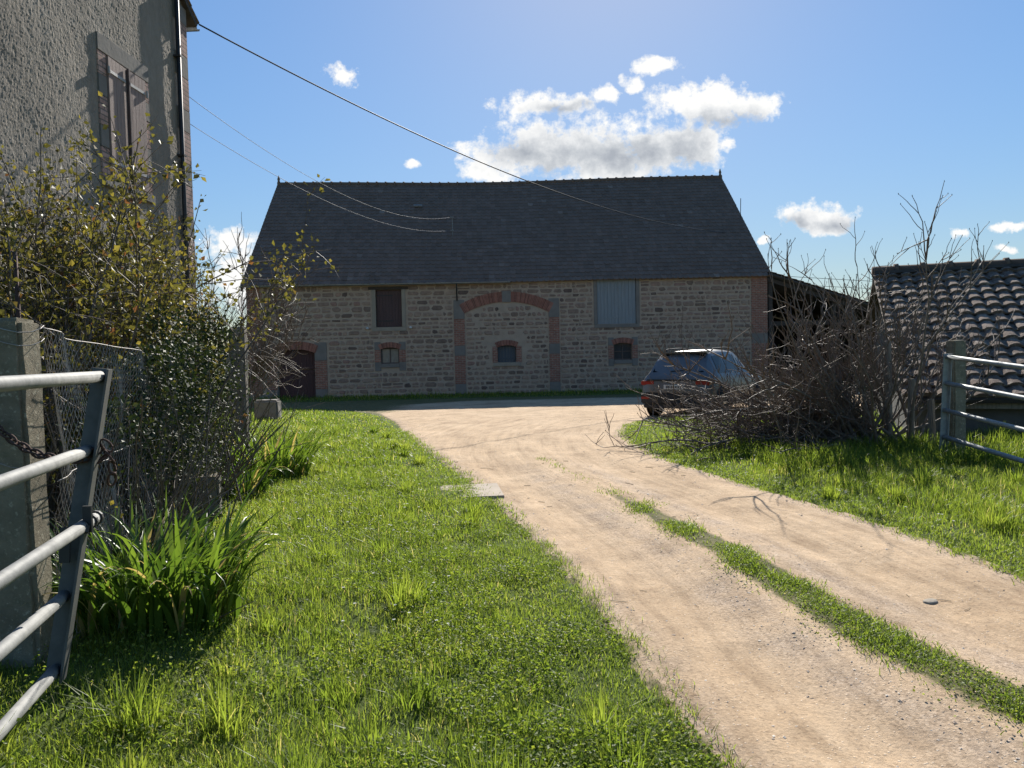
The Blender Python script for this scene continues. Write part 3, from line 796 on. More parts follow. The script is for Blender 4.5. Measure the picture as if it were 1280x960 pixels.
# quoins at the two ends, brick with dressed blocks
for qx0, qx1 in ((-.03, .60), (20.92, L + .03)):
    z = -.2; k = 0
    while z < 4.7:
        hh = .42 if k % 2 == 0 else .62
        hh = min(hh, 4.75 - z)
        box_part('quoin_block' if k % 2 == 0 else 'brick_quoin', M['dressed'] if k % 2 == 0 and k in (0, 4) else M['brick'], barn, qx0, qx1 if k % 2 == 0 else (qx1 - .1 if qx0 < 1 else qx1), -.03, .32, z + .003, z + hh - .003)
        z += hh; k += 1

# cart door at the end: dressed jambs, brick panels, arch
for jx0, jx1 in ((.69, 1.13), (2.66, 3.15)):
    for za, zb, mt, nm in ((-.1, .38, 'dressed', 'jamb_block'), (.38, 1.05, 'brick', 'brick_jamb'), (1.05, 1.55, 'brick', 'brick_jamb'), (1.55, 2.30, 'dressed', 'jamb_block')):
        box_part(nm, M[mt], barn, jx0, jx1, -.035, .05, za + .003, zb - .003)
arch_ring('door_arch', 1.895, .80, 1.86, .17, .33, 30, -.045, .06)
dr = MB()
for i in range(2):
    for x0, x1, in (((1.15, 1.89), (1.90, 2.64))[i],):
        nbx = 6
        for q in range(nbx): dr.box(x0 + (x1-x0)*q/nbx + .003, x0 + (x1-x0)*(q+1)/nbx - .003, .17 + .004*(q % 2), .22, .02, 1.18)
        dr.box(x0, x1, .14, .17, 1.02, 1.16)
for q in range(12): dr.box(1.15 + 1.49*q/12 + .003, 1.15 + 1.49*(q+1)/12 - .003, .19 + .004*(q % 2), .24, 1.22, 2.03)
dr.box(1.14, 2.65, .15, .19, 1.21, 1.32)
dr.box(1.14, 2.65, .16, .19, 1.86, 1.96)
door = dr.build('cart_door', M['door_wood'], barn)
hb2 = MB(); hb2.box(1.855, 1.885, .12, .14, .9, 1.0); hb2.build('door_latch', M['dark_metal'], door)

# upper hatch with brown boards
box_part('hatch_sill', M['limestone'], barn, 5.03, 6.45, -.04, .1, 2.70, 2.87)
for a, b in ((5.05, 5.21), (6.27, 6.43)): box_part('hatch_jamb', M['limestone'], barn, a, b, -.035, .1, 2.873, 4.41)
box_part('hatch_lintel', M['dark_wood'], barn, 4.92, 6.55, -.05, .1, 4.413, 4.53)
hm = MB()
for q in range(8): hm.box(5.23 + 1.02*q/8 + .003, 5.23 + 1.02*(q+1)/8 - .003, .10 + .004*(q % 2), .14, 2.89, 4.39)
ht = hm.build('board_shutter', M['hatch_wood'], barn)
for zz in (3.1, 4.15):
    hm = MB(); hm.box(5.25, 5.9, .085, .097, zz, zz + .05); hm.build('strap_hinge', M['dark_metal'], ht)
for xx in (4.85, 6.62):
    b = MB(); b.tube([(xx, .01, 2.83), (xx, -.09, 2.83), (xx, -.12, 2.86)], [.05, .055, .035], 8); b.build('insulator', M['white_ceramic'], barn, True)

def barn_window(o, sx0, sx1, sz0, kind):
    x0, x1, z0, z1 = o
    for a, b in ((sx0, x0), (x1, sx1)):
        if kind == 2: box_part('brick_jamb', M['brick'], barn, a, b, -.03, .05, z0 - .003, z1 - .05)
        else:
            box_part('jamb_block', M['dressed'], barn, a, b, -.03, .05, sz0, z0 + .06)
            box_part('brick_jamb', M['brick'], barn, a, b, -.03, .05, z0 + .066, z1 - .12)
            box_part('jamb_block', M['dressed'], barn, a, b, -.03, .05, z1 - .114, z1 + .22)
    cx = (x0 + x1)/2; half = (x1 - x0)/2 + (.0 if kind != 2 else .2)
    arch_ring('window_arch', cx, (x1 - x0)/2 + .02, z1 - .10, .09, .22, 15, -.04, .06)
    box_part('window_sill', M['dressed'] if kind != 2 else M['limestone'], barn, x0 - (.0 if kind != 2 else .2), x1 + (.0 if kind != 2 else .2), -.06, .1, z0 - .16, z0 - .003)
    if kind == 2:
        b = MB()
        for q in range(6): b.box(x0 + .01 + (x1-x0-.02)*q/6 + .003, x0 + .01 + (x1-x0-.02)*(q+1)/6 - .003, .12 + .004*(q % 2), .15, z0 + .01, z1)
        w = b.build('window_boarding', M['blue_board'], barn)
        b = MB(); b.box(x0 + .05, x1 - .05, .10, .118, z0 + .12, z0 + .19); b.build('batten', M['blue_board'], w)
        return
    f = MB()
    fw = .05
    f.box(x0, x0 + fw, .12, .17, z0, z1); f.box(x1 - fw, x1, .12, .17, z0, z1); f.box(x0 + fw, x1 - fw, .12, .17, z0, z0 + fw); f.box(x0 + fw, x1 - fw, .12, .17, z1 - fw - .03, z1)
    f.box(cx - .025, cx + .025, .115, .17, z0 + fw, z1 - fw - .03)
    if kind == 3: f.box(x0 + fw, cx - .025, .12, .17, (z0+z1)/2 - .015, (z0+z1)/2 + .015); f.box(cx + .025, x1 - fw, .12, .17, (z0+z1)/2 - .015, (z0+z1)/2 + .015)
    w = f.build('window_frame', M['frame_wood'], barn)
    for a, b_ in ((x0 + fw, cx - .025), (cx + .025, x1 - fw)):
        p = MB(); p.box(a, b_, .142, .150, z0 + fw, z1 - fw - .03); p.build('pane', M['pane_pale'] if kind == 1 else M['pane'], w)
barn_window(OP['w1'], 5.11, 6.38, 1.06, 1)
barn_window(OP['w2'], 9.97, 11.18, 1.20, 2)
barn_window(OP['w3'], 14.82, 16.06, 1.05, 3)

# loft door of bleached boards under the eave
for a, b in ((14.24, 14.38), (16.02, 16.17)): box_part('loft_jamb', M['dressed'], barn, a, b, -.03, .1, 2.80, 4.70)
box_part('loft_sill', M['dressed'], barn, 14.26, 16.15, -.05, .1, 2.66, 2.797)
lm = MB()
for q in range(11): lm.box(14.39 + 1.62*q/11 + .003, 14.39 + 1.62*(q+1)/11 - .003, .02 + .005*(q % 3), .07, 2.82, 4.66, tint=random.random())
ld = lm.build('loft_door', M['grey_wood'], barn)
for zz in (3.05, 4.3):
    lm = MB(); lm.box(14.40, 15.5, .004, .018, zz, zz + .05); lm.build('strap_hinge', M['grey_wood'], ld)

# roof: two tiled slopes with a sagging ridge
OV = .20
slope = math.atan2(HR - HE, DEP/2)
def roofside(front=True):
    sgn = 1 if front else -1
    D = np.array([0, -sgn*math.cos(slope), -math.sin(slope)]); N = np.array([0, -sgn*math.sin(slope), math.cos(slope)])
    T = (DEP/2)/math.cos(slope) + .24
    prof = [(0, .026), (.14, .036), (.28, .004), (.55, .0), (.8, .004), (1.0, .024)]
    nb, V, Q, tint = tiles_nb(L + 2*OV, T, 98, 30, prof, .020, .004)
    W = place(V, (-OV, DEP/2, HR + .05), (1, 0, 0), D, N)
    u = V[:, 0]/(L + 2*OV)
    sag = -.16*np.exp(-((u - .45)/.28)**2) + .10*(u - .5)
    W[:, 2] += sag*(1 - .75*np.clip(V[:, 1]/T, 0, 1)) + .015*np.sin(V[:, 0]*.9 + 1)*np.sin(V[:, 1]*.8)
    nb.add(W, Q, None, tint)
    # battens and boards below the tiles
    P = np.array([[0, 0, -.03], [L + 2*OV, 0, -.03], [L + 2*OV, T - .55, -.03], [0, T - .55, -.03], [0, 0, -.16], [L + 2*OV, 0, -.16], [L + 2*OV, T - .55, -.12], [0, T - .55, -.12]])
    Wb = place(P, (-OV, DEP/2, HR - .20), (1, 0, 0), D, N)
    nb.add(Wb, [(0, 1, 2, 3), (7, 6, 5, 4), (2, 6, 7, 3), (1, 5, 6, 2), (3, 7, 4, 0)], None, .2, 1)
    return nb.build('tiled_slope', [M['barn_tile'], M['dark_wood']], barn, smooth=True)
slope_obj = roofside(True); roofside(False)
rb = MB()
nrt = 50
for i in range(nrt):
    u0 = i/nrt; x0 = -OV + (L + 2*OV)*u0; x1 = -OV + (L + 2*OV)*(i + 1)/nrt
    sg = lambda x: -.16*math.exp(-(((x + OV)/(L + 2*OV) - .45)/.28)**2) + .10*((x + OV)/(L + 2*OV) - .5)
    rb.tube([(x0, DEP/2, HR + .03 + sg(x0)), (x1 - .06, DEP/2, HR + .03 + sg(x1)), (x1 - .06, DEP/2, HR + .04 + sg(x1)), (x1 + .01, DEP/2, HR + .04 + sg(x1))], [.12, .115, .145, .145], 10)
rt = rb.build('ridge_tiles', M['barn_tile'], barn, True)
for xx in (-OV + .05, L + OV - .05):
    b = MB(); zz = HR + .1 + sg(xx); b.tube([(xx, DEP/2, zz), (xx, DEP/2, zz + .12), (xx, DEP/2, zz + .2), (xx, DEP/2, zz + .38)], [.09, .05, .07, .012], 8)
    b.build('finial', M['barn_tile'], rt, True)
# verge boards
for xx in (-OV + .02, L + OV - .02):
    for s in (1, -1):
        b = MB()
        Dv = Vector((0, -s*math.cos(slope), -math.sin(slope))); Nv = Vector((0, -s*math.sin(slope), math.cos(slope)))
        T = (DEP/2)/math.cos(slope) + .20
        zz = sg(xx)
        b.obox(Vector((xx, DEP/2, HR - .09 + zz*.6)) + Dv*T/2, (.02, 0, 0), Dv*T/2, Nv*.10)
        b.build('verge_board', M['dark_wood'], barn)
# gutter and drop pipe
gy = -.25; gz0 = 4.63
b = MB()
pts = [(x, gy + .06*math.sin(t), gz0 - .06*math.cos(t)) for x in (-OV, 10.75) for t in np.linspace(-PI/2, PI/2, 7)]
b.add(pts, [(i, i + 1, i + 8, i + 7) for i in range(6)])
pts2 = [(p[0], gy + (p[1] - gy)*.86, p[2] + .004) for p in pts]
b.add(pts2, [(i + 7, i + 8, i + 1, i) for i in range(6)])
gut = b.build('gutter', M['zinc'], barn)
b = MB(); b.tube([(8.55, gy, gz0 - .05), (8.55, gy + .08, gz0 - .2), (8.55, -.07, gz0 - .3), (8.55, -.07, 3.9)], .028, 8); b.build('drain_pipe', M['dark_metal'], gut, True)
# roof fittings: glass tile, wire bracket, aerial rod
def on_roof(s, y, h=0):
    t = (DEP/2 - y)/math.cos(slope)
    return Vector((s, y, HR + .05 - t*math.sin(slope))) + Vector((0, -math.sin(slope), math.cos(slope)))*h
b = MB(); c = on_roof(6.72, 4.40, .05); Dv = Vector((0, -math.cos(slope), -math.sin(slope))); Nv = Vector((0, -math.sin(slope), math.cos(slope)))
b.obox(c, (.20, 0, 0), Dv*.06, Nv*.03); b.build('glass_tile', M['galv'], barn)
b = MB()
BR = on_roof(8.37, 2.57, .06)
b.tube([BR - Vector((0, -.02, .15)), BR, BR + Vector((0, -.02, .70))], .018, 6)
b.tube([BR + Vector((-.10, -.05, .68)), BR + Vector((.05, -.05, .68))], .035, 6)
b.tube([BR + Vector((-.10, -.05, .10)), BR + Vector((.05, -.05, .10))], .035, 6)
b.build('wire_bracket', M['galv'], barn)
b = MB(); b.tube([on_roof(L + OV - .1, 3.2, -.1), on_roof(L + OV - .1, 3.2, 0) + Vector((0, 0, 1.0))], .016, 6); b.build('aerial_rod', M['dark_metal'], barn)

# ------------------------------------------------------------------ open lean-to at the barn's gable
lt = empty('lean_to_shed', (10.85, 31.31, 0), YAW, 'dark open timber lean-to falling away from the barn gable', 'lean-to')
W_, H0, H1, DD = 6.2, 4.80, 2.80, 9.5
ang = math.atan2(H0 - H1, W_); T = math.hypot(W_, H0 - H1) + .2
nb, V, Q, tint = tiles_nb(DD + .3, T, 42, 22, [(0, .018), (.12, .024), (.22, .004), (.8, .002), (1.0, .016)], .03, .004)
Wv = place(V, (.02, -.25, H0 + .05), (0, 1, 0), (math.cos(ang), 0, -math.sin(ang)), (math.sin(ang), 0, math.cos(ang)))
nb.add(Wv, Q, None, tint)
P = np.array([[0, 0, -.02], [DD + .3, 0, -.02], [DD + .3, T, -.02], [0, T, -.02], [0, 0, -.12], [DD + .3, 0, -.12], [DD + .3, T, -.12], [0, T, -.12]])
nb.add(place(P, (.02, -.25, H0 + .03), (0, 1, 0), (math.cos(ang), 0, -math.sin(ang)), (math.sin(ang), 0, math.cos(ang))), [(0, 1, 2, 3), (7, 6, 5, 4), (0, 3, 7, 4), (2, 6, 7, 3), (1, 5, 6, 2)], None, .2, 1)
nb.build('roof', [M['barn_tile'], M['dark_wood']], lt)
for xx in (.15, 2.9, 5.7):
    for yy in (.1, 4.7, 9.2):
        b = MB(); top = H0 - xx*math.tan(ang) - .14; b.box(xx - .09, xx + .09, yy - .09, yy + .09, -.1, top, c=.01); b.build('post', M['dark_wood'], lt)
for yy in (.1, 4.7, 9.2):
    b = MB(); b.obox((2.9, yy - .12 if yy < 9 else yy, H0 - 2.9*math.tan(ang) - .24), (2.9, 0, -2.9*math.tan(ang)), (0, .05, 0), (0, 0, .09)); b.build('rafter', M['dark_wood'], lt)
    b = MB(); b.obox((2.9, yy + .12, 2.7), (2.9, 0, 0), (0, .05, 0), (0, 0, .09)); b.build('tie_beam', M['dark_wood'], lt)
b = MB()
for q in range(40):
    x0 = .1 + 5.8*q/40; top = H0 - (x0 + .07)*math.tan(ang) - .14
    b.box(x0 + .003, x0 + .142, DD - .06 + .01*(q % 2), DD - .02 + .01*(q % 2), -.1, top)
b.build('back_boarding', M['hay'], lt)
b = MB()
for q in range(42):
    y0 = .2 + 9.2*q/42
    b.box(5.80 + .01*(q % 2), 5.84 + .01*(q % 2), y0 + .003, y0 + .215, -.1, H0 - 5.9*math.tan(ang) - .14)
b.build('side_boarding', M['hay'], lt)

# ------------------------------------------------------------------ tall rendered house (local: origin at its far corner, y runs away from us, x to the right)
HY = math.atan2(.0436, .999)
house = empty('rendered_house', (-6.370, 15.0, 0), -HY, 'tall grey roughcast house with closed faded wooden shutters', 'house')
ZT = 8.62; Y0 = -9.6; GP = 3.1
WIN = (-2.80, -1.66, 4.62, 6.62)
XL = -9.0
a0, a1, z0, z1 = WIN
gtop = lambda y: ZT + GP*(1 - np.abs(y - Y0/2)/(-Y0/2))
yg = np.concatenate([np.arange(Y0, -6.2, .12), np.arange(-6.2, a0, .026), np.arange(a0, a1, .026), np.arange(a1, 0, .026), [0.0]])
zg = np.concatenate([np.arange(-.4, 2.6, .09), np.arange(2.6, z0, .026), np.arange(z0, z1, .026), np.arange(z1, ZT, .026), [ZT]])
rw = np.random.default_rng(77); Fh = rw.normal(0, 1, (len(zg), len(yg)))
def blur(a, k):
    for ax in (0, 1):
        a = sum(np.roll(a, q, ax) for q in range(-k, k + 1))/(2*k + 1)
    return a
def nrm(a): return a/a.std()
Fh = .0013*nrm(Fh) + .0009*nrm(blur(rw.normal(0, 1, Fh.shape), 1)) + .0004*nrm(blur(rw.normal(0, 1, Fh.shape), 4)) + .004*nrm(blur(blur(rw.normal(0, 1, Fh.shape), 12), 12))
YG, ZG = np.meshgrid(yg, zg)
nbh = NB(); Vh = np.stack([Fh, YG, ZG], -1).reshape(-1, 3)
nyg = len(yg); ii = (np.arange(len(zg) - 1)[:, None]*nyg + np.arange(nyg - 1)[None, :])
ym = (yg[1:] + yg[:-1])/2; zm = (zg[1:] + zg[:-1])/2
inside = ((zm[:, None] > z0 + .01) & (zm[:, None] < z1 - .01) & (ym[None] > a0 + .01) & (ym[None] < a1 - .01))
ii = ii[~inside]
nbh.add(Vh, np.stack([ii, ii + 1, ii + nyg + 1, ii + nyg], -1))
def hp(*pts):
    k = np.array(pts, float); nbh.add(k, np.array([[0, 1, 2, 3]]) if len(k) == 4 else None, np.array([[0, 1, 2]]) if len(k) == 3 else None)
hp((0, Y0, ZT), (0, 0, ZT), (0, Y0/2, ZT + GP)); hp((XL, Y0, ZT), (XL, Y0/2, ZT + GP), (XL, 0, ZT))
hp((.03, a0 - .03, z0 - .03), (.03, a1 + .03, z0 - .03), (-.2, a1 + .03, z0 - .03), (-.2, a0 - .03, z0 - .03)); hp((0, a0, z1), (-.2, a0, z1), (-.2, a1, z1), (0, a1, z1))
hp((0, a0, z0), (-.2, a0, z0), (-.2, a0, z1), (0, a0, z1)); hp((0, a1, z0), (0, a1, z1), (-.2, a1, z1), (-.2, a1, z0)); hp((-.2, a0, z0), (-.2, a1, z0), (-.2, a1, z1), (-.2, a0, z1))
hp((0, Y0, -.4), (0, Y0, ZT), (XL, Y0, ZT), (XL, Y0, -.4)); hp((0, 0, -.4), (XL, 0, -.4), (XL, 0, ZT), (0, 0, ZT)); hp((XL, Y0, -.4), (XL, Y0, ZT), (XL, 0, ZT), (XL, 0, -.4))
nbh.build('roughcast_wall', M['roughcast'], house, False)
# quoins at the far corner: stone blocks and brick panels
z = -.2; k = 0
while z < ZT - .1:
    hh = .44 if k % 2 == 0 else .62
    hh = min(hh, ZT - z)
    w = .44 if k % 2 == 0 else .30
    b = MB(); b.box(-.3, .03, -w, .03, z + .003, z + hh - .003, c=.006)
    b.build('quoin_block' if k % 2 == 0 else 'brick_quoin', M['dressed'] if k % 2 == 0 else M['brick_house'], house)
    z += hh; k += 1
# window surround
sa, sb = -3.03, -1.50
b = MB(); b.box(-.05, .025, sa, sb, 6.623, 6.90, c=.008); b.build('window_lintel', M['dressed'], house)
b = MB(); b.box(-.05, .07, sa, sb, 4.47, 4.617, c=.008); b.build('window_sill', M['dressed'], house)
for (ya, yb) in ((sa, a0), (a1, sb)):
    z = 4.62; k = 1
    while z < 6.60:
        hh = min(.34 if k % 2 == 0 else .48, 6.62 - z)
        w = 0 if k % 2 else .0
        b = MB(); b.box(-.05, .018 if k % 2 else .022, ya, yb, z + .003, z + hh - .003, c=.005)
        b.build('jamb_block' if k % 2 == 0 else 'brick_jamb', M['dressed'] if k % 2 == 0 else M['brick_house'], house)
        z += hh; k += 1
def shutter(y_h, y_e, turn):
    """one leaf, hinged at y_h, turned a little out of the wall"""
    w = abs(y_e - y_h); s = 1 if y_e > y_h else -1
    p = MB(); nbd = 5
    for q in range(nbd): p.box(.0 + .004*(q % 2), .035, min(s*w*q/nbd, s*w*(q+1)/nbd) + .003, max(s*w*q/nbd, s*w*(q+1)/nbd) - .003, 0, 1.96)
    o = p.build('shutter', M['shutter'], house, loc=(.012, y_h, 4.64), rz=turn)
    for zz in (.24, 1.70):
        h = MB(); h.box(.037, .050, min(.03*s, s*(w - .06)), max(.03*s, s*(w - .06)), zz, zz + .055, c=.004); h.tube([(.05, -.02*s, zz - .03), (.05, -.02*s, zz + .09)], .022, 8)
        h.build('strap_hinge', M['strap'], o)
    return o
shutter(a0 + .01, a0 + .565, .025)
shutter(a1 - .01, a1 - .565, -.012)
b = MB(); b.box(.048, .085, -2.262, -2.212, 4.66, 6.60, c=.005); b.build('closing_batten', M['shutter_edge'], house)
# rainwater pipe
b = MB(); b.tube([(.085, -.46, 8.75), (.085, -.46, 4.5), (.085, -.46, -.1)], .042, 10); dp = b.build('downpipe', M['dark_metal'], house, True)
for zz in (1.5, 3.6, 5.6, 7.5):
    b = MB(); b.box(-.02, .145, -.52, -.40, zz, zz + .035); b.build('pipe_bracket', M['dark_metal'], dp)
# gabled roof: its far eave juts out past the corner
pit = math.atan2(GP, -Y0/2); TT = (-Y0/2)/math.cos(pit) + .42; RW = 9.2
b = MB()
for sg_ in (1, -1):
    Dv = Vector((0, sg_*math.cos(pit), -math.sin(pit))); Nv = Vector((0, sg_*math.sin(pit), math.cos(pit)))
    b.obox(Vector((XL/2, Y0/2, ZT + GP + .06)) + Dv*TT/2, (RW/2, 0, 0), Dv*TT/2, Nv*.05, 0, .2)
rf = b.build('roof', M['dark_wood'], house)
pr = [(i/8, .022*math.cos(2*PI*i/8)) for i in range(9)]
for sg_ in (1, -1):
    nb, V, Q, tint = tiles_nb(RW + .04, TT + .05, 42, 17, pr, .03, .004)
    nb.add(place(V, (XL/2 - RW/2 - .02, Y0/2, ZT + GP + .135), (1, 0, 0), (0, sg_*math.cos(pit), -math.sin(pit)), (0, sg_*math.sin(pit), math.cos(pit))), Q, None, tint)
    nb.build('roof_tiles', M['shed_tile'], rf)
b = MB()
ey = .44; ez = ZT - .17
pts = [(x, ey + .07*math.sin(t), ez - .07*math.cos(t)) for x in (XL, .08) for t in np.linspace(-PI/2, PI/2, 7)]
b.add(pts, [(i + 7, i + 8, i + 1, i) for i in range(6)] + [(i, i + 1, i + 8, i + 7) for i in range(6)])
b.build('eave_gutter', M['zinc'], house)

# ------------------------------------------------------------------ low tiled shed
SY = R(-20)
shed = empty('tiled_shed', (7.758, 15.9, 0), SY, 'low shed under a wavy roof of weathered lichen-spotted clay tiles', 'shed')
# local: x along the ridge, -y towards us
RZ, EZ, RUN, LEN = 3.20, .80, 4.15, 8.0
pit = math.atan2(RZ - EZ, RUN); T = math.hypot(RUN, RZ - EZ)
npf = 11
prof = [(i/(npf - 1), .026*(math.sin(2*PI*i/(npf - 1) - .9) + .28*math.sin(4*PI*i/(npf - 1)))) for i in range(npf)]
nb, V, Q, tint = tiles_nb(LEN, T, 31, 16, prof, .050, .010)
W = place(V, (0, 0, RZ), (1, 0, 0), (0, -math.cos(pit), -math.sin(pit)), (0, -math.sin(pit), math.cos(pit)))
W[:, 2] += .02*np.sin(V[:, 0]*1.3)*np.sin(V[:, 1]*.9)
nb.add(W, Q, None, tint)
nb.build('tiled_slope', M['shed_tile'], shed)
b = MB()
b.obox((LEN/2, -RUN/2, (RZ + EZ)/2 - .09), (LEN/2 - .02, 0, 0), (0, -RUN/2, -(RZ - EZ)/2), (0, -.035*math.sin(pit), .035*math.cos(pit)))
b.obox((LEN/2, RUN/2 - .2, (RZ + EZ)/2 - .02), (LEN/2 - .02, 0, 0), (0, RUN/2, -(RZ - EZ)/2), (0, .035*math.sin(pit), .035*math.cos(pit)))
b.build('roof_boarding', M['dark_wood'], shed)
b = MB()
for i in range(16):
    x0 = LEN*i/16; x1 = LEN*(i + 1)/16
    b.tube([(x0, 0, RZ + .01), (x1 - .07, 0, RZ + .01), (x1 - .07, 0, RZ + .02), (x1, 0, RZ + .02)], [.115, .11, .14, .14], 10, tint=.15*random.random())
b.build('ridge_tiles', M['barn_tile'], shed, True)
b = MB()
b.poly([(.25, -RUN + .45, -.4), (LEN - .2, -RUN + .45, -.4), (LEN - .2, -RUN + .45, EZ + .12), (.25, -RUN + .45, EZ + .12)])
b.poly([(.25, -RUN + .45, -.4), (.25, -RUN + .45, EZ + .12), (.25, -.02, RZ - .15), (.25, RUN - .6, EZ + .1), (.25, RUN - .6, -.4)])
b.poly([(LEN - .2, -RUN + .45, -.4), (LEN - .2, RUN - .6, -.4), (LEN - .2, RUN - .6, EZ + .1), (LEN - .2, -.02, RZ - .15), (LEN - .2, -RUN + .45, EZ + .12)])
b.poly([(.25, RUN - .6, -.4), (.25, RUN - .6, EZ + .1), (LEN - .2, RUN - .6, EZ + .1), (LEN - .2, RUN - .6, -.4)])
b.build('wall', M['shed_wall'], shed)
b = MB(); b.box(.05, LEN - .05, -RUN + .14, -RUN + .26, EZ - .22, EZ - .06, c=.01); b.build('eave_beam', M['old_wood'], shed)
b = MB()
for q in range(12): b.box(3.0 + .11*q + .004, 3.0 + .11*(q+1) - .004, -RUN + .40, -RUN + .44, -.1, EZ - .02)
b.build('plank_door', M['dark_wood'], shed)

def V3(*a): return np.array(a, float)
def gz1(x, y): return float(h_ground(np.array([x]), np.array([y]))[0])

# ------------------------------------------------------------------ galvanised farm gates
def rail_gate(name, label, base, ends, g, length, rr, stile_w, mat, smat):
    root = empty(name, tuple(base), 0, label, 'gate', 'galvanised field gates')
    base = np.asarray(base, float); ends = [np.asarray(e, float) - base for e in ends]; g = np.asarray(g, float)
    for k, e in enumerate(ends):
        b = MB(); over = .05 if k == 2 else 0.0
        P = [e - g*over, e + g*length*.25, e + g*length*.5, e + g*length]
        b.tube(P, rr, 14); b.build('rail', mat, root, True)
    top, bot = ends[0], ends[-1]
    ax = (top - bot); n = np.linalg.norm(ax); ax /= n
    side = np.cross(ax, g); side /= np.linalg.norm(side)
    gg = g/np.linalg.norm(g)
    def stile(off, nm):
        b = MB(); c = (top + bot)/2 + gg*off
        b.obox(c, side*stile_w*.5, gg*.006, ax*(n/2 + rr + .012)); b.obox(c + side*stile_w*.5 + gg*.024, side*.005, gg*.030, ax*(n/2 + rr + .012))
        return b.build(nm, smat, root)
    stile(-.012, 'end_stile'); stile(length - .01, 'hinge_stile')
    return root, ends, gg, side, ax
GL_ends = [(-1.839, 3.302, 1.545), (-1.87, 3.23, 1.222), (-1.83, 3.18, .928), (-1.93, 3.12, .617), (-1.94, 3.05, .325)]
root, en, gg, sidev, axv = rail_gate('field_gate', 'galvanised tube gate chained open to the tall concrete post', (-1.94, 3.1, .2), GL_ends, np.array([.238, -1, 0])/1.028, 3.0, .0255, .074, M['galv'], M['galv_stile_shaded'])
# spring latch on the middle rail
b = MB(); c = en[2] + gg*.10
b.obox(c + np.array([.03, -.03, .03]), (.018, 0, 0), (0, .006, 0), (0, 0, .055)); b.tube([c + [.03, -.045, .005], c + [.03, -.06, -.02]], .016, 8)
b.build('latch', M['dark_metal'], root)
b = MB(); b.obox(c + np.array([-.10, .02, -.09]), np.array([.022, 0, 0]), np.array([0, .005, 0]), np.array([.006, 0, .075]))
b.build('catch_plate', M['dark_metal'], root)
for u_ in (-.045, .03):
    b = MB(); b.tube([en[2] + gg*u_, en[2] + gg*(u_ + .018)], .033, 12); b.build('rail_collar', M['dark_metal'], root)

GR_ends = [(5.893, 10.0, 1.449), (5.892, 10.016, 1.091), (5.891, 10.033, .72), (5.890, 10.067, .355), (5.887, 10.10, .02)]
gr_dir = np.array([.05, -1, -.086])
rail_gate('field_gate', 'dull grey tube gate hung beside the low tiled shed', (5.89, 10.05, 0), GR_ends, gr_dir/np.linalg.norm(gr_dir), 3.2, .030, .085, M['galv_dull'], M['galv_dull'])

# ------------------------------------------------------------------ gate posts
def post(name, label, x, y, w, d, h, mat, tilt=(0, 0), rz=0, cat='post', group=None, cham=.02, r2=random.Random(5)):
    bm = bmesh.new(); bmesh.ops.create_cube(bm, size=1)
    for v in bm.verts: v.co = Vector((v.co.x*w, v.co.y*d, v.co.z*(h + .4) + (h - .4)/2))
    bmesh.ops.bevel(bm, geom=bm.edges[:], offset=cham, segments=2, affect='EDGES')
    bmesh.ops.subdivide_edges(bm, edges=[e for e in bm.edges if abs(e.verts[0].co.z - e.verts[1].co.z) > .5], cuts=14, use_grid_fill=True)
    for v in bm.verts:
        v.co.x += tilt[0]*v.co.z + r2.uniform(-.004, .004); v.co.y += tilt[1]*v.co.z + r2.uniform(-.004, .004); v.co.z += r2.uniform(-.006, .006)
    b = MB(); b.from_bm(bm)
    o = b.build(name, mat, None, False, (x, y, gz1(x, y)), rz)
    return tag(o, label, cat, group)
post('gate_post', 'lichen-spotted concrete post that the chain and open gate hang on', -2.305, 3.42, .20, .165, 1.60, M['concrete'], (-.008, 0), .05)
post('gate_post', 'squat grey concrete post behind the dull gate by the shed', 6.18, 10.28, .19, .18, 1.60, M['concrete'], (0, 0), .1)
post('fence_post', 'dark squared fence post at the far end of the wire netting', -4.07, 11.0, .22, .2, 2.06, M['old_wood'], (.01, 0), .1)

# rusty chain: every link in the one chain
b = MB(); P0 = V3(-2.36, 3.30, 1.38); P1 = V3(-1.90, 3.20, 1.19)
N = 15
def link(c, t, flip, s=.034, w=.017, r=.0052):
    t = t/np.linalg.norm(t); a = np.cross(t, [0, 0, 1.0]); a /= np.linalg.norm(a)
    u = a if flip else np.cross(t, a)
    pts = []
    for k in range(13):
        an = 2*PI*k/12; ca, sa = math.cos(an), math.sin(an)
        pts.append(c + t*(s*ca) + u*(w*sa))
    b.tube(pts, r, 6, cap=False)
cp = [P0 + (P1 - P0)*s + V3(0, 0, -.10*4*s*(1 - s)*.6) for s in np.linspace(0, 1, N)]
for k in range(N): link(cp[k], cp[min(k+1, N-1)] - cp[max(k-1, 0)], k % 2)
P2 = V3(-1.80, 3.26, 1.21)
for k in range(4): link(P1 + (P2 - P1)*(k + .5)/4 + V3(0, 0, .03*math.sin(k*1.3)), (P2 - P1) + V3(0, .02*k, .05*(k-1)), k % 2)
for k in range(4):
    an = k*.7; link(P2 + V3(.02*math.sin(an), 0, -.05*k + .03), V3(.1*math.cos(an), .05, -.15), k % 2)
tag(b.build('gate_chain', M['rust'], None, True), 'rusty chain tying the open gate to the concrete post', 'chain')

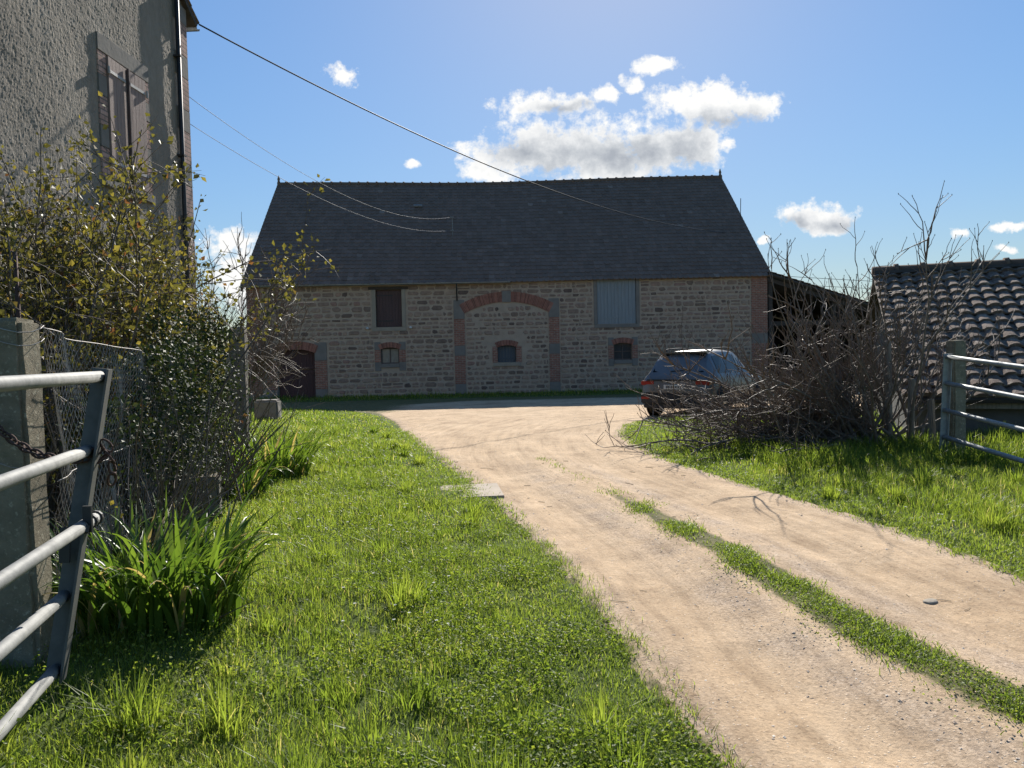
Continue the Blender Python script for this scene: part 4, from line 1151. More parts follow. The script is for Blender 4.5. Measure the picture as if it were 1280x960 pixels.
# ------------------------------------------------------------------ wire netting fence
wf = empty('netting_fence', (-2.27, 3.5, 0), 0, 'sagging wire netting fence half covered by ivy', 'fence')
F0 = V3(-2.22, 3.52, 0); F1 = V3(-4.07, 10.9, 0); FLn = np.linalg.norm(F1 - F0); fd = (F1 - F0)/FLn; fn = np.array([fd[1], -fd[0], 0])
o0 = V3(-2.27, 3.5, 0)
def fpt(s, z):
    top = 1.0
    off = .05*np.sin(s*1.9 + z*2.1) + .03*np.sin(s*4.7 - z*3) + .02*np.sin(z*7 + s*9)
    zz = z*(1 - .05*np.sin(PI*np.clip(s/FLn, 0, 1))*z) 
    p = F0[None] + fd[None]*s[:, None] + fn[None]*off[:, None]
    p[:, 2] = zz + .1
    return p - o0
cw, ch = .050, .036
nbw = NB()
nz = int(1.62/ch)
zk = .06 + np.arange(nz + 1)*ch
for k in range(int(FLn/cw*2)):
    # one zig-zag wire of the chain link, woven into its neighbours
    s = k*cw/2 + .5*cw*((np.arange(nz + 1) + k) % 2) + .003*np.sin(zk*31 + k)
    P = fpt(s, zk); nbw.tube(P, .0016, 3)
nbw.build('netting', M['wire'], wf)
for zz, rr in ((1.68, .0030), (.95, .0026), (.15, .0026)):
    b = MB(); s = np.linspace(-.03, FLn, 60); b.tube(fpt(s, np.full(60, zz)), rr, 5); b.build('strand', M['wire'], wf, True)
for zz in (1.72, 1.66, 1.1):
    b = MB(); c = V3(-2.285, 3.42, zz + .05); b.tube([c + V3(.115*math.cos(t) , .1*math.sin(t), .02*math.sin(2*t)) for t in np.linspace(0, 2*PI, 14)], .0022, 4, cap=False)
    b.v = [tuple(np.array(v) - o0) for v in b.v]
    b.build('tie_wire', M['wire'], wf, True)

# ------------------------------------------------------------------ stone blocks, slab
def rough_block(name, label, cat, x, y, w, d, h, mat, rz=0, seed=1, sink=.1):
    r2 = random.Random(seed); bm = bmesh.new(); bmesh.ops.create_cube(bm, size=1)
    for v in bm.verts: v.co = Vector((v.co.x*w, v.co.y*d, (v.co.z + .5)*(h + sink) - sink))
    bmesh.ops.bevel(bm, geom=bm.edges[:], offset=min(w, h)*.09, segments=2, affect='EDGES')
    bmesh.ops.subdivide_edges(bm, edges=bm.edges[:], cuts=3, use_grid_fill=True)
    for v in bm.verts: v.co += Vector((r2.uniform(-1, 1), r2.uniform(-1, 1), r2.uniform(-1, 1)))*min(w, h)*.022
    b = MB(); b.from_bm(bm)
    return tag(b.build(name, mat, None, False, (x, y, gz1(x, y)), rz), label, cat)
rough_block('stone_stump', 'mossy square stone stump beside the strappy green clump', 'stone block', -2.88, 6.8, .30, .30, .46, M['mossy'], .3, 4)
rough_block('stone_block', 'grey stone block on the lawn edge before the barn door', 'stone block', -6.5, 19.6, .62, .5, .52, M['dressed'], .1, 8)
bm = bmesh.new(); bmesh.ops.create_cube(bm, size=1)
b = MB(); b.box(-.36, .34, -.42, .40, -.10, .010, c=.004)
sl = b.build('pale_slab', M['pale_slab'], None, False, (-.50, 8.62, .0), .12); sl.location.z = .016 + float(surf_z(np.array([-.3]), np.array([8.6]))[0])
tag(sl, 'flat pale concrete slab set in the edge of the track', 'slab')
for (x, y, s, lab) in ((2.62, 4.62, .045, 'flat white stone lying in the far wheel track'), (3.02, 4.10, .035, 'small pale stone pressed into the far wheel track nearest the camera')):
    bm = bmesh.new(); bmesh.ops.create_icosphere(bm, subdivisions=2, radius=1)
    for v in bm.verts: v.co = Vector((v.co.x*s*1.3, v.co.y*s*.8, v.co.z*s*.3))*(1 + random.uniform(-.12, .12))
    b = MB(); b.from_bm(bm); o = b.build('pale_stone', M['limestone'], None, False, (x, y, float(surf_z(np.array([x]), np.array([y]))[0]) + s*.12), .4); tag(o, lab, 'stone')

# ------------------------------------------------------------------ plants
def unit(v): return v/(np.linalg.norm(v) + 1e-9)
def stem(p, d, L, n=8, up=0.0, wig=.12, r=rng):
    P = [np.asarray(p, float)]; d = unit(np.asarray(d, float)); h = L/(n - 1)
    for _ in range(n - 1):
        d = unit(d + V3(0, 0, up/n) + r.normal(0, wig, 3)/math.sqrt(n)*1.6)
        P.append(P[-1] + d*h)
    return np.array(P)
def dirv(az, el): return V3(math.cos(el)*math.cos(az), math.cos(el)*math.sin(az), math.sin(el))
def leaves_on(nb, P, n, size, r=rng, spread=.06, up=.5, tint=None, droop=0.0):
    """n leaves along the outer part of a stem"""
    k = r.uniform(.15, 1, n)*(len(P) - 1); i = np.minimum(k.astype(int), len(P) - 2); f = (k - i)[:, None]
    B = P[i]*(1 - f) + P[i + 1]*f
    t = r.normal(0, 1, (n, 3)) + (P[i + 1] - P[i])/(np.linalg.norm(P[i+1] - P[i], axis=1)[:, None] + 1e-9)*.8; t[:, 2] -= droop; t /= np.linalg.norm(t, axis=1)[:, None]
    nr = r.normal(0, .8, (n, 3)) + np.array([0, 0, up]); nr -= t*(nr*t).sum(1)[:, None]; nr /= np.linalg.norm(nr, axis=1)[:, None]
    L = size*r.uniform(.5, 1.25, n)
    tt = np.clip(r.normal(.5, .23, n), 0, 1) if tint is None else tint(n)
    leaf_quads(nb, B + t*spread*r.uniform(0, 1, (n, 1)), t, nr, L, L*.72, tt)

def strappy(name, label, cx, cy, n, Lr, wd, spread, seed, lift=1.0, dt=0.0):
    r = np.random.default_rng(seed); root = empty(name, (cx, cy, gz1(cx, cy)), 0, label, 'plant', 'strap-leaved clumps by the fence')
    nb = NB(); q = 10
    t = np.linspace(0, 1, q)
    for i in range(n):
        a = r.uniform(0, 2*PI); rad = spread*math.sqrt(r.uniform(0, 1)); L = r.uniform(*Lr)
        bx, by = rad*math.cos(a)*1.0, rad*math.sin(a)*1.0
        az = a + r.normal(0, .7); bend = r.uniform(.35, 1.9)*(1 if r.uniform() < .8 else 1.6)
        ang = (PI/2 - r.uniform(.02, .35)) - bend*t**1.7*1.15
        ds = L/(q - 1)
        hx = np.concatenate([[0], np.cumsum(np.cos(ang[:-1])*ds)]); hz = np.concatenate([[0], np.cumsum(np.sin(ang[:-1])*ds)])*lift
        C = np.stack([bx + hx*math.cos(az), by + hx*math.sin(az), hz - .03], -1)
        tw = az + PI/2 + r.normal(0, .3) + t*r.normal(0, .7)
        S = np.stack([np.cos(tw), np.sin(tw), np.zeros(q)], -1)
        w = wd*r.uniform(.7, 1.2)*np.clip(1 - t**2.6, .03, 1)*(.55 + .45*np.minimum(1, t*5))
        kz = np.array([0, 0, .22])
        Vv = np.stack([C - S*w[:, None]/2 + kz*w[:, None], C, C + S*w[:, None]/2 + kz*w[:, None]], 1).reshape(-1, 3)
        i0 = np.arange(q - 1)*3
        Q = np.concatenate([np.stack([i0, i0 + 1, i0 + 4, i0 + 3], -1), np.stack([i0 + 1, i0 + 2, i0 + 5, i0 + 4], -1)])
        tn = np.clip(r.normal(.5 + dt, .22), 0, .95) if r.uniform() > .05 else 1.0
        nb.add(Vv, Q, None, tn)
    nb.build('leaves', M['strapleaf'], root)
    return root
strappy('daylily', 'large daylily clump with arching strap leaves at the open gate', -1.93, 4.0, 430, (.34, .74), .033, .42, 21, dt=.12)
strappy('daylily', 'paler daylily clump by the far fence post and stone stump', -3.35, 9.95, 460, (.36, .86), .034, .58, 22, dt=.35)
strappy('daylily', 'small young daylily tuft between stone stump and ivy', -3.12, 8.5, 110, (.3, .7), .028, .25, 24)

# flowering shrub behind the fence: many arching stems, young leaves
def leafy_shrub(name, label, cat, cx, cy, h, rad, nst, nlf, seed, lsize, mat, cane_mat, twmul=5, long_canes=0, leanx=0.0, bare=0.0, group=None, elr=(1.12, 1.53)):
    r = np.random.default_rng(seed); root = empty(name, (cx, cy, gz1(cx, cy)), 0, label, cat, group)
    sn = NB(); ln = NB()
    for i in range(nst):
        a = r.uniform(0, 2*PI); el = r.uniform(*elr)
        p = V3(r.normal(0, rad*.28), r.normal(0, rad*.28), -.05)
        Ls = h*r.uniform(.65, 1.12)
        d = dirv(a, el); d[0] += leanx
        P = stem(p, d, Ls, 10, -.35, .16, r); r0 = r.uniform(.010, .022)
        sn.tube(P, np.linspace(r0, .0035, 10), 5)
        if r.uniform() > bare: leaves_on(ln, P[4:], max(3, nlf//(nst*3)), lsize, r)
        for q in range(twmul):
            k = int(r.integers(2, 9)); td = unit(unit(P[min(k+1, 9)] - P[k]) + r.normal(0, .65, 3) + V3(0, 0, .25))
            T = stem(P[k], td, r.uniform(.3, .95), 7, -.2, .2, r); sn.tube(T, np.linspace(.006, .002, 7), 3)
            if r.uniform() > bare: leaves_on(ln, T, max(2, int(nlf/(nst*twmul)*.5)), lsize, r)
            for q2 in range(2):
                k2 = int(r.integers(2, 6)); T2 = stem(T[k2], unit(unit(T[-1] - T[0]) + r.normal(0, .8, 3)), r.uniform(.15, .45), 5, 0, .2, r); sn.tube(T2, np.linspace(.0035, .0015, 5), 3)
                if r.uniform() > bare: leaves_on(ln, T2, max(2, int(nlf/(nst*twmul)*.25)), lsize, r)
    for i in range(long_canes):
        a = r.uniform(-.5, .9); P = stem(V3(r.normal(-1.3, .4), r.normal(-.2, .5), 1.0), dirv(a, r.uniform(.85, 1.25)), r.uniform(1.9, 3.0), 14, -.9, .10, r)
        sn.tube(P, np.linspace(.011, .003, 14), 5)
        for q in range(5):
            k = int(r.integers(4, 13)); T = stem(P[k], unit(P[min(k+1, 13)] - P[k-1] + r.normal(0, .3, 3)), r.uniform(.2, .6), 5, .2, .15, r); sn.tube(T, np.linspace(.004, .0015, 5), 3)
            if r.uniform() < .4: leaves_on(ln, T, 5, lsize*.8, r)
    sn.build('stems', cane_mat, root)
    if ln.n: ln.build('foliage', mat, root, False)
    return root
leafy_shrub('flowering_shrub', 'tall tangled shrub with yellowish young leaves below the house shutters', 'shrub', -4.25, 7.1, 3.4, 1.7, 125, 18500, 31, .058, M['youngleaf'], M['cane'], 7, 14)
leafy_shrub('flowering_shrub', 'loose young-leaved shrub reaching past the house corner and downpipe', 'shrub', -5.5, 9.9, 3.4, 1.2, 90, 14500, 32, .058, M['youngleaf'], M['cane'], 6, 0, elr=(1.3, 1.54))
leafy_shrub('flowering_shrub', 'sparse shrub with dark canes close behind the concrete gate post', 'shrub', -3.75, 5.0, 1.9, 1.1, 60, 3200, 33, .046, M['youngleaf'], M['cane'], 5, 0)

# ivy on the netting
r = np.random.default_rng(40)
iv = empty('ivy_hedge', (-3.2, 7.3, 0), 0, 'dark glossy ivy smothering the wire netting fence', 'ivy')
n = 24000
s = .9 + (FLn - 3.0)*r.beta(1.7, 1.25, n); y_ = F0[1] + fd[1]*s
top = 1.15 + .75*np.sin(np.clip((s - .6)/(FLn - .2), 0, 1)*PI)**.8 + .18*np.sin(s*3.1) + .10*np.sin(s*7.7)
zz = top*(1 - r.uniform(0, 1, n)**1.15)*.98 + .05
off = r.normal(.0, .16, n)*(.7 + .3*np.clip(s/FLn, 0, 1)) + .08*np.sin(s*2.3 + zz*1.7)
dens = .55 + .45*np.sin(s*5.1 + zz*4.3)*np.sin(zz*6.1 - s*2.2) - .6*(s < 2.0)*(zz < 1.0)
k = r.uniform(0, 1, n) < np.clip(dens, .12, 1)
s, zz, off = s[k], zz[k], off[k]; n = len(s)
P = F0[None] + fd[None]*s[:, None] + fn[None]*off[:, None]; P[:, 2] = zz + .06
nr = r.normal(0, .75, (n, 3)) + np.array([.5, -.2, .7]); nr /= np.linalg.norm(nr, axis=1)[:, None]
t = r.normal(0, 1, (n, 3)) + np.array([0, 0, -.4]); t -= nr*(t*nr).sum(1)[:, None]; t /= np.linalg.norm(t, axis=1)[:, None]
lf = NB(); Lz = r.uniform(.026, .052, n); leaf_quads(lf, P - V3(-3.2, 7.3, 0), t, nr, Lz, Lz*.8, np.clip(r.normal(.5, .25, n), 0, 1))
lf.build('foliage', M['ivyleaf'], iv, False)
sn = NB()
for i in range(330):
    s0 = r.uniform(.3, FLn - .5); p = F0 + fd*s0 + fn*r.normal(0, .12) - V3(-3.2, 7.3, 0); p[2] = 0
    P = stem(p, V3(r.normal(0, .35), r.normal(0, .35), 1), r.uniform(.7, 1.8), 9, -.1, .22, r); sn.tube(P, np.linspace(.009, .002, 9), 4)
# trailing shoots past the far post
for i in range(12):
    p = V3(-4.0 + r.normal(0, .1), 11.0 + r.normal(0, .2), r.uniform(1.2, 2.1)) - V3(-3.2, 7.3, 0)
    P = stem(p, V3(r.uniform(.1, .9), r.normal(0, .3), r.uniform(-.2, .5)), r.uniform(.5, 1.2), 9, -1.6, .15, r); sn.tube(P, np.linspace(.005, .0015, 9), 3)
sn.build('stems', M['cane'], iv)

# small bare tree beyond the fence post
def bare_tree(name, label, cx, cy, nl, Lr, elr, seed, r0, tw=9, sub=3, azr=(0, 2*PI), up=.4, trunk_h=0.0, mats=('bark', 'twig'), buds=True, extra=None, cat='tree', rad=.12, dens=None):
    r = np.random.default_rng(seed); root = empty(name, (cx, cy, gz1(cx, cy)), 0, label, cat)
    tn = NB(); cn = NB(); bn = NB()
    tips = []
    limbs = []
    for i in range(nl): limbs.append((r.uniform(*azr), r.uniform(*elr), r.uniform(*Lr), up, None))
    if extra: limbs += extra
    if trunk_h > 0: tn.tube(stem(V3(0, 0, -.1), V3(.05, 0, 1), trunk_h + .15, 5, 0, .05, r), np.linspace(r0*2.2, r0*1.6, 5), 9)
    for (a, el, Ls, u, nt) in limbs:
        n = 13
        p = V3(r.normal(0, rad), r.normal(0, rad), trunk_h*r.uniform(.6, 1.0) - .06)
        P = stem(p, dirv(a, el), Ls, n, u, .20, r); rb_ = r0*r.uniform(.65, 1.15)*(Ls/3)**.5
        tn.tube(P, np.linspace(rb_, .005, n)**1.0, 7)
        tips.append(P[-1])
        for q in range(nt or tw):
            k = int(r.integers(3, n)); kk = min(k, n - 2)
            td = unit(unit(P[kk + 1] - P[kk])*.9 + r.normal(0, .60, 3) + V3(0, 0, .45 if u >= 0 else .12))
            T = stem(P[k], td, r.uniform(.3, 1.0)*(.45 + .15*Ls), 8, .35, .22, r); rt_ = rb_*.36
            cn.tube(T, np.linspace(max(rt_, .006), .0036, 8), 5); tips.append(T[-1])
            for q2 in range(sub):
                k2 = int(r.integers(2, 7)); T2 = stem(T[k2], unit(unit(T[k2 + 1] - T[k2]) + r.normal(0, .6, 3) + V3(0, 0, .3)), r.uniform(.14, .5), 6, .25, .2, r)
                cn.tube(T2, np.linspace(.0055, .0030, 6), 4); tips.append(T2[-1])
    tn.build('trunk', M[mats[0]], root)
    cn.build('crown', M[mats[1]], root)
    if buds:
        B = np.array(tips); n = len(B)
        leaf_quads(bn, B - np.array([0, 0, .01]), np.tile([[0, 0, 1.0]], (n, 1)), unit(V3(.3, -1, 0))[None].repeat(n, 0), np.full(n, .030), np.full(n, .016), np.full(n, .5))
        leaf_quads(bn, B - np.array([0, 0, .01]), np.tile([[0, 0, 1.0]], (n, 1)), unit(V3(1, .3, 0))[None].repeat(n, 0), np.full(n, .030), np.full(n, .016), np.full(n, .5))
        bn.build('buds', M['bud'], root, False)
    return root
bare_tree('bare_shrub_tree', 'bare twiggy small tree behind the far dark fence post', -4.85, 12.7, 17, (1.5, 2.7), (.6, 1.35), 51, .022, 12, 4, up=.2, trunk_h=1.0, buds=False, extra=[(.15, .75, 1.7, .1, 9), (.3, .5, 1.5, .2, 9), (-.1, .9, 2.0, 0, 9)])

# the sprawling fig and the brushwood in front of it
ex = []
rr = np.random.default_rng(60)
for i in range(30): ex.append((PI + rr.uniform(-1.1, .02), rr.uniform(.15, .85), rr.uniform(1.7, 3.4), rr.uniform(-1.5, -.3), 18))
for i in range(9): ex.append((rr.uniform(-.6, .9) if i % 3 else PI + rr.uniform(-.4, .4), rr.uniform(.45, .9), rr.uniform(1.6, 2.6), .5, 13))
for i in range(20): ex.append((PI + rr.uniform(-1.4, .5), rr.uniform(.3, 1.0), rr.uniform(1.3, 2.4), rr.uniform(-.9, -.1), 14))
for i in range(22): ex.append((PI + rr.uniform(-1.5, .3), rr.uniform(.55, 1.15), rr.uniform(1.2, 2.1), rr.uniform(-1.2, .2), 16))
bare_tree('fig_tree', 'sprawling bare fig tree with upright budded shoots before the tiled shed', 5.45, 11.2, 25, (2.0, 3.15), (.9, 1.42), 61, .032, 9, 2, up=.25, extra=ex, rad=.28)
ex = [(PI + rr.uniform(-1.0, .0), rr.uniform(.15, .8), rr.uniform(1.1, 2.3), rr.uniform(-1.6, -.3), 12) for _ in range(26)]
bare_tree('brushwood_bush', 'low dark leafless bush sprawling over the verge beside the parked car', 4.65, 11.8, 14, (.9, 1.7), (.15, 1.2), 62, .020, 10, 3, up=.1, extra=ex, rad=.45, buds=False, cat='bush')

# weathered stakes and their wires by the fig
for (x, y, h, tl, lab) in ((5.62, 11.0, 1.62, (.02, .0), 'tallest weathered stake standing in the fig tree'), (5.80, 10.75, 1.05, (-.05, .02), 'split grey stake leaning beside the fig tree'),
                           (6.02, 10.55, .78, (.06, 0), 'short leaning stake nearest the dull gate'), (5.42, 11.25, .85, (-.10, .02), 'short dark stake tilted towards the brushwood')):
    post('fence_stake', lab, x, y, .085, .07, h, M['old_wood'], tl, .3*x, 'stake', 'weathered stakes by the fig', .012)
b = MB(); b.tube([(0, 0, -.2), (.01, 0, 1.2), (0, 0, 2.2)], .014, 6)
tag(b.build('iron_stake', M['rust'], None, True, (-3.32, 5.0, gz1(-3.32, 5.0))), 'thin rusty iron stake in the shrub behind the concrete post', 'stake')
# old wire hoops / fallen twigs on the verge
for (x, y, a, L, lab) in ((2.55, 10.4, .4, .42, 'curved fallen twig at the near grass edge by the brushwood'), (2.75, 9.0, 1.4, .35, 'bent fallen twig lying on the track edge below the fig'), (.30, 2.98, 1.1, .30, 'pale straight stalk lying at the bottom of the track')):
    b = MB(); P = [V3(x + L*t*math.cos(a) + .12*L*math.sin(3*t), y + L*t*math.sin(a), 0) for t in np.linspace(0, 1, 8)]
    for p in P: p[2] = float(surf_z(np.array([p[0]]), np.array([p[1]]))[0]) + .012 + .10*L*math.sin(PI*((p[0]-x)/(L*math.cos(a)+.01)) if a < 1 else 0)
    b.tube(P, np.linspace(.008, .004, 8), 6); tag(b.build('fallen_twig', M['twig'], None, True), lab, 'twig')

# ------------------------------------------------------------------ overhead lines
def cable(name, label, p, q, sag, r_, mat, n=48):
    p, q = V3(*p), V3(*q); b = MB()
    b.tube([p + (q - p)*s - V3(0, 0, 4*sag*s*(1 - s)) for s in np.linspace(0, 1, n)], r_, 6)
    return tag(b.build(name, mat, None, True), label, 'cable', 'overhead lines')
def bw(o, loc):
    c, s = math.cos(YAW), math.sin(YAW); return (-10.74 + loc[0]*c - loc[1]*s, 30.3 + loc[0]*s + loc[1]*c, loc[2])
cable('overhead_cable', 'dark cable running from the house eave across the sky to the barn roof', (-6.24, 15.4, 8.50), bw(barn, on_roof(20.6, 2.36, .05)), .84, .016, M['cable'])
cable('overhead_cable', 'pale wire ending at the upper arm of the barn roof bracket', (-6.45, 15.06, 7.0), bw(barn, BR + Vector((-.1, -.05, .68))), .85, .0055, M['bare_cable'])
cable('overhead_cable', 'pale wire ending at the lower arm of the barn roof bracket', (-6.45, 15.06, 6.45), bw(barn, BR + Vector((-.1, -.05, .10))), .70, .0055, M['bare_cable'])
pl = empty('cable_pole', (18.9, 37.0, 0), 0, 'slim wooden pole behind the tiled shed carrying the gable lines', 'pole')
b = MB(); b.tube([(0, 0, -.3), (0, 0, 4.9)], [.12, .09], 10); b.build('shaft', M['old_wood'], pl, True)
b = MB(); b.box(-.5, .5, -.05, .05, 4.6, 4.7); b.build('cross_arm', M['old_wood'], pl)
cable('overhead_cable', 'upper of the two lines sloping off the barn gable', bw(barn, (L + .3, 3.1, 7.15)), (18.6, 37.0, 4.85), .15, .012, M['cable'])
cable('overhead_cable', 'lower of the two lines sloping off the barn gable', bw(barn, (L + .3, 3.1, 7.0)), (18.4, 37.0, 4.5), .25, .012, M['cable'])

# ------------------------------------------------------------------ parked car
CA = R(37)
car = empty('parked_car', (3.86, 17.62, -.0), -CA, 'grey compact SUV parked on the gravel half hidden by bare branches', 'car')
car.location.z = float(surf_z(np.array([4.4]), np.array([18.6]))[0])
# stations: y, half width, z bottom, z belt, half width at roof, z roof
ST = [(0.00, .74, .52, .60, .60, .66), (.03, .84, .36, .74, .70, .88), (.10, .885, .30, .88, .74, 1.02), (.22, .905, .28, .98, .72, 1.10), (.40, .915, .28, 1.01, .66, 1.38), (.62, .92, .28, 1.02, .62, 1.555), (.95, .92, .28, 1.02, .61, 1.60),
      (1.7, .92, .27, 1.0, .62, 1.625), (2.3, .92, .27, .98, .60, 1.585), (2.75, .92, .27, .965, .59, 1.40), (3.15, .915, .27, .95, .66, 1.08), (3.35, .91, .27, .93, .70, 1.0), (3.9, .89, .28, .88, .66, .93), (4.2, .82, .32, .76, .58, .80), (4.3, .72, .40, .60, .5, .66)]
def section(s):
    y, w, zb, zl, wr, zr = s
    half = [(w*.90, zb), (w*.985, zb + .10), (w, (zb + zl)/2), (w*.985, zl - .06), (w*.955, zl), (wr + (w*.955 - wr)*.5, zl + (zr - .07 - zl)*.52 if zr - zl > .15 else (zl + zr)/2), (wr, zr - .05*(zr - zl > .15)), (wr*.86, zr - .01), (wr*.45, zr + .012), (0, zr + .018)]
    return [(x, y, z) for x, z in half] + [(-x, y, z) for x, z in reversed(half[:-1])]
b = MB()
SS = [section(s) for s in ST]
m_ = len(SS[0]); vs = [p for s in SS for p in s]
fs = []
for i in range(len(SS) - 1):
    for j in range(m_ - 1):
        fs.append((i*m_ + j, i*m_ + j + 1, (i+1)*m_ + j + 1, (i+1)*m_ + j))
    fs.append((i*m_ + m_ - 1, i*m_, (i+1)*m_, (i+1)*m_ + m_ - 1))
fs.append(tuple(range(m_))); fs.append(tuple(reversed(range((len(SS)-1)*m_, len(SS)*m_))))
b.add(vs, fs); body = b.build('body', M['car_paint'], car, True)
body.data.materials[0] = M['car_paint']
md_ = body.modifiers.new('edge', 'EDGE_SPLIT'); md_.split_angle = R(38)
def quadpart(name, pts, mat, off, parent=car):
    pts = [Vector(p) for p in pts]; n = (pts[1] - pts[0]).cross(pts[-1] - pts[0]).normalized()
    bb = MB(); k = len(pts)
    vs = [p + n*off for p in pts] + [p - n*.02 for p in pts]
    bb.add(vs, [tuple(range(k)), tuple(reversed(range(k, 2*k)))] + [(i, k + i, k + (i+1) % k, (i+1) % k) for i in range(k)])
    return bb.build(name, mat, parent)
def sidept(y, f):
    """point on the cabin side at length y, f from belt 0 to roof 1"""
    for a, c in zip(ST, ST[1:]):
        if a[0] <= y <= c[0]:
            t = (y - a[0])/(c[0] - a[0]); q = [a[k] + (c[k] - a[k])*t for k in range(6)]
            x = q[1]*.955 + (q[4] - q[1]*.955)*f; z = q[3] + (q[5] - .05 - q[3])*f
            return x, y, z
for s in (1, -1):
    for ya, yb in ((.62, 1.22), (1.28, 2.0), (2.06, 2.62)):
        p = [sidept(ya + .02, .10), sidept(yb, .10), sidept(yb - (.12 if yb > 2.5 else 0), .90), sidept(ya + (.10 if ya < .7 else .02), .90)]
        p = [(s*x, y, z) for x, y, z in p]
        quadpart('side_window', p if s > 0 else p[::-1], M['car_glass'], .008)
quadpart('rear_window', [(-.66, .235, 1.10), (.66, .235, 1.10), (.555, .575, 1.515), (-.555, .575, 1.515)], M['car_glass'], .012)
quadpart('windscreen', [(.60, 3.12, 1.08), (-.60, 3.12, 1.08), (-.55, 2.42, 1.54), (.55, 2.42, 1.54)], M['car_glass'], .012)
b = MB(); b.box(-.60, .60, .50, .74, 1.555, 1.60, c=.012); b.build('roof_spoiler', M['car_paint'], car)
b = MB(); b.box(-.86, .86, -.05, .16, .34, .60, c=.03); b.box(-.80, .80, -.03, .2, .24, .335, c=.02); b.build('rear_bumper', M['car_black'], car)
b = MB(); b.box(-.72, .72, .005, .06, .905, .935, c=.008); b.build('tailgate_trim', M['car_black'], car)
for s in (1, -1):
    b = MB(); b.box(min(s*.52, s*.88), max(s*.52, s*.88), .015, .20, .80, .90, c=.015); b.build('tail_light', M['tail'], car)
    b = MB(); b.box(min(s*.62, s*.84), max(s*.62, s*.84), -.065, -.04, .46, .52, c=.008); b.build('reflector', M['tail'], car)
    b = MB(); b.box(min(s*.93, s*1.08), max(s*.93, s*1.08), 2.45, 2.58, .98, 1.13, c=.03); b.build('door_mirror', M['car_paint'], car)
    b = MB(); b.tube([(s*.60, .85, 1.60), (s*.60, .95, 1.655), (s*.60, 1.7, 1.675), (s*.59, 2.2, 1.64), (s*.59, 2.28, 1.60)], .016, 8); b.build('roof_rail', M['car_black'], car, True)
    b = MB(); b.box(min(s*.90, s*.945), max(s*.90, s*.945), 1.02, 3.0, .27, .40, c=.012); b.build('sill_cladding', M['car_black'], car)
    for yy in (.74, 3.42):
        w = MB()
        x1 = s*.94; x0 = s*.72
        prof_ = [(.22, 0), (.325, 0), (.345, .02), (.345, .20), (.325, .22), (.22, .22)]
        N_ = 28; vs = []
        for k in range(N_):
            a = 2*PI*k/N_
            for rad_, o_ in prof_: vs.append((x0 + (x1 - x0)*o_/.22, yy + rad_*math.cos(a), .345 + rad_*math.sin(a)))
        fs = [(k*6 + j, k*6 + j + 1, ((k+1) % N_)*6 + j + 1, ((k+1) % N_)*6 + j) for k in range(N_) for j in range(5)]
        w.add(vs, fs)
        # dark arch lip around the wheel
        wo = MB(); wo.v = []; 
        ty = empty('wheel', (0, 0, 0)); ty.parent = car
        w.build('tyre', M['tyre'], ty, True)
        q = MB(); q.tube([(x1 - s*.05, yy, .345), (x1 - s*.03, yy, .345)], [.225, .225], 24)
        for k in range(5):
            a = 2*PI*k/5; c = Vector((x1 - s*.02, yy + .12*math.cos(a), .345 + .12*math.sin(a)))
            q.obox(c, (.008, 0, 0), Vector((0, math.cos(a), math.sin(a)))*.10, Vector((0, -math.sin(a), math.cos(a)))*.026)
        q.build('rim', M['rim'], ty)
        al = MB()
        pts = [(s*.928, yy + .40*math.cos(t), .345 + .40*math.sin(t)) for t in np.linspace(-.15, PI + .15, 16)]
        al.tube(pts, .028, 6); al.build('wheel_arch', M['car_black'], car)
        di = MB(); di.tube([(s*.90, yy, .345), (s*.926, yy, .345)], .385, 26); di.build('wheel_well', M['car_black'], car)
b = MB(); b.box(-.26, .26, -.012, .012, .70, .81, c=.004); pt = b.build('number_plate', M['plate'], car)
b = MB()
for k in range(7): b.box(-.20 + .06*k, -.165 + .06*k, -.016, -.010, .73, .78)
b.build('plate_marks', M['plate_ink'], pt)
b = MB(); b.obox((.02, .21, 1.14), (.20, 0, .02), (0, .006, 0), (-.001, .006, .012)); b.build('rear_wiper', M['car_black'], car)

# ------------------------------------------------------------------ sky, sun, camera
EL, AZ = 34.5, 8.2
w = bpy.data.worlds.new('World'); scene.world = w; w.use_nodes = True
t = w.node_tree; t.nodes.clear()
def N(typ, **kw):
    q = t.nodes.new(typ)
    for k, v in kw.items(): setattr(q, k, v)
    return q
def MT(op, a, b=0.0, c=None, clamp=False):
    q = N('ShaderNodeMath', operation=op); q.use_clamp = clamp
    for i, v in enumerate((a, b) if c is None else (a, b, c)):
        if isinstance(v, (int, float)): q.inputs[i].default_value = v
        else: t.links.new(v, q.inputs[i])
    return q.outputs[0]
sky = N('ShaderNodeTexSky', sky_type='NISHITA'); sky.sun_disc = False
sky.sun_elevation = R(EL); sky.sun_rotation = R(AZ); sky.altitude = 250; sky.air_density = 1.0; sky.dust_density = SKY_DUST; sky.ozone_density = 2.2
tc = N('ShaderNodeTexCoord'); sp = N('ShaderNodeSeparateXYZ'); t.links.new(tc.outputs['Generated'], sp.inputs[0])
ys_ = MT('MAXIMUM', sp.outputs[1], .02)
cu = MT('DIVIDE', sp.outputs[0], ys_); cv = MT('DIVIDE', sp.outputs[2], ys_)
cx_ = N('ShaderNodeCombineXYZ'); t.links.new(cu, cx_.inputs[0]); t.links.new(cv, cx_.inputs[1])
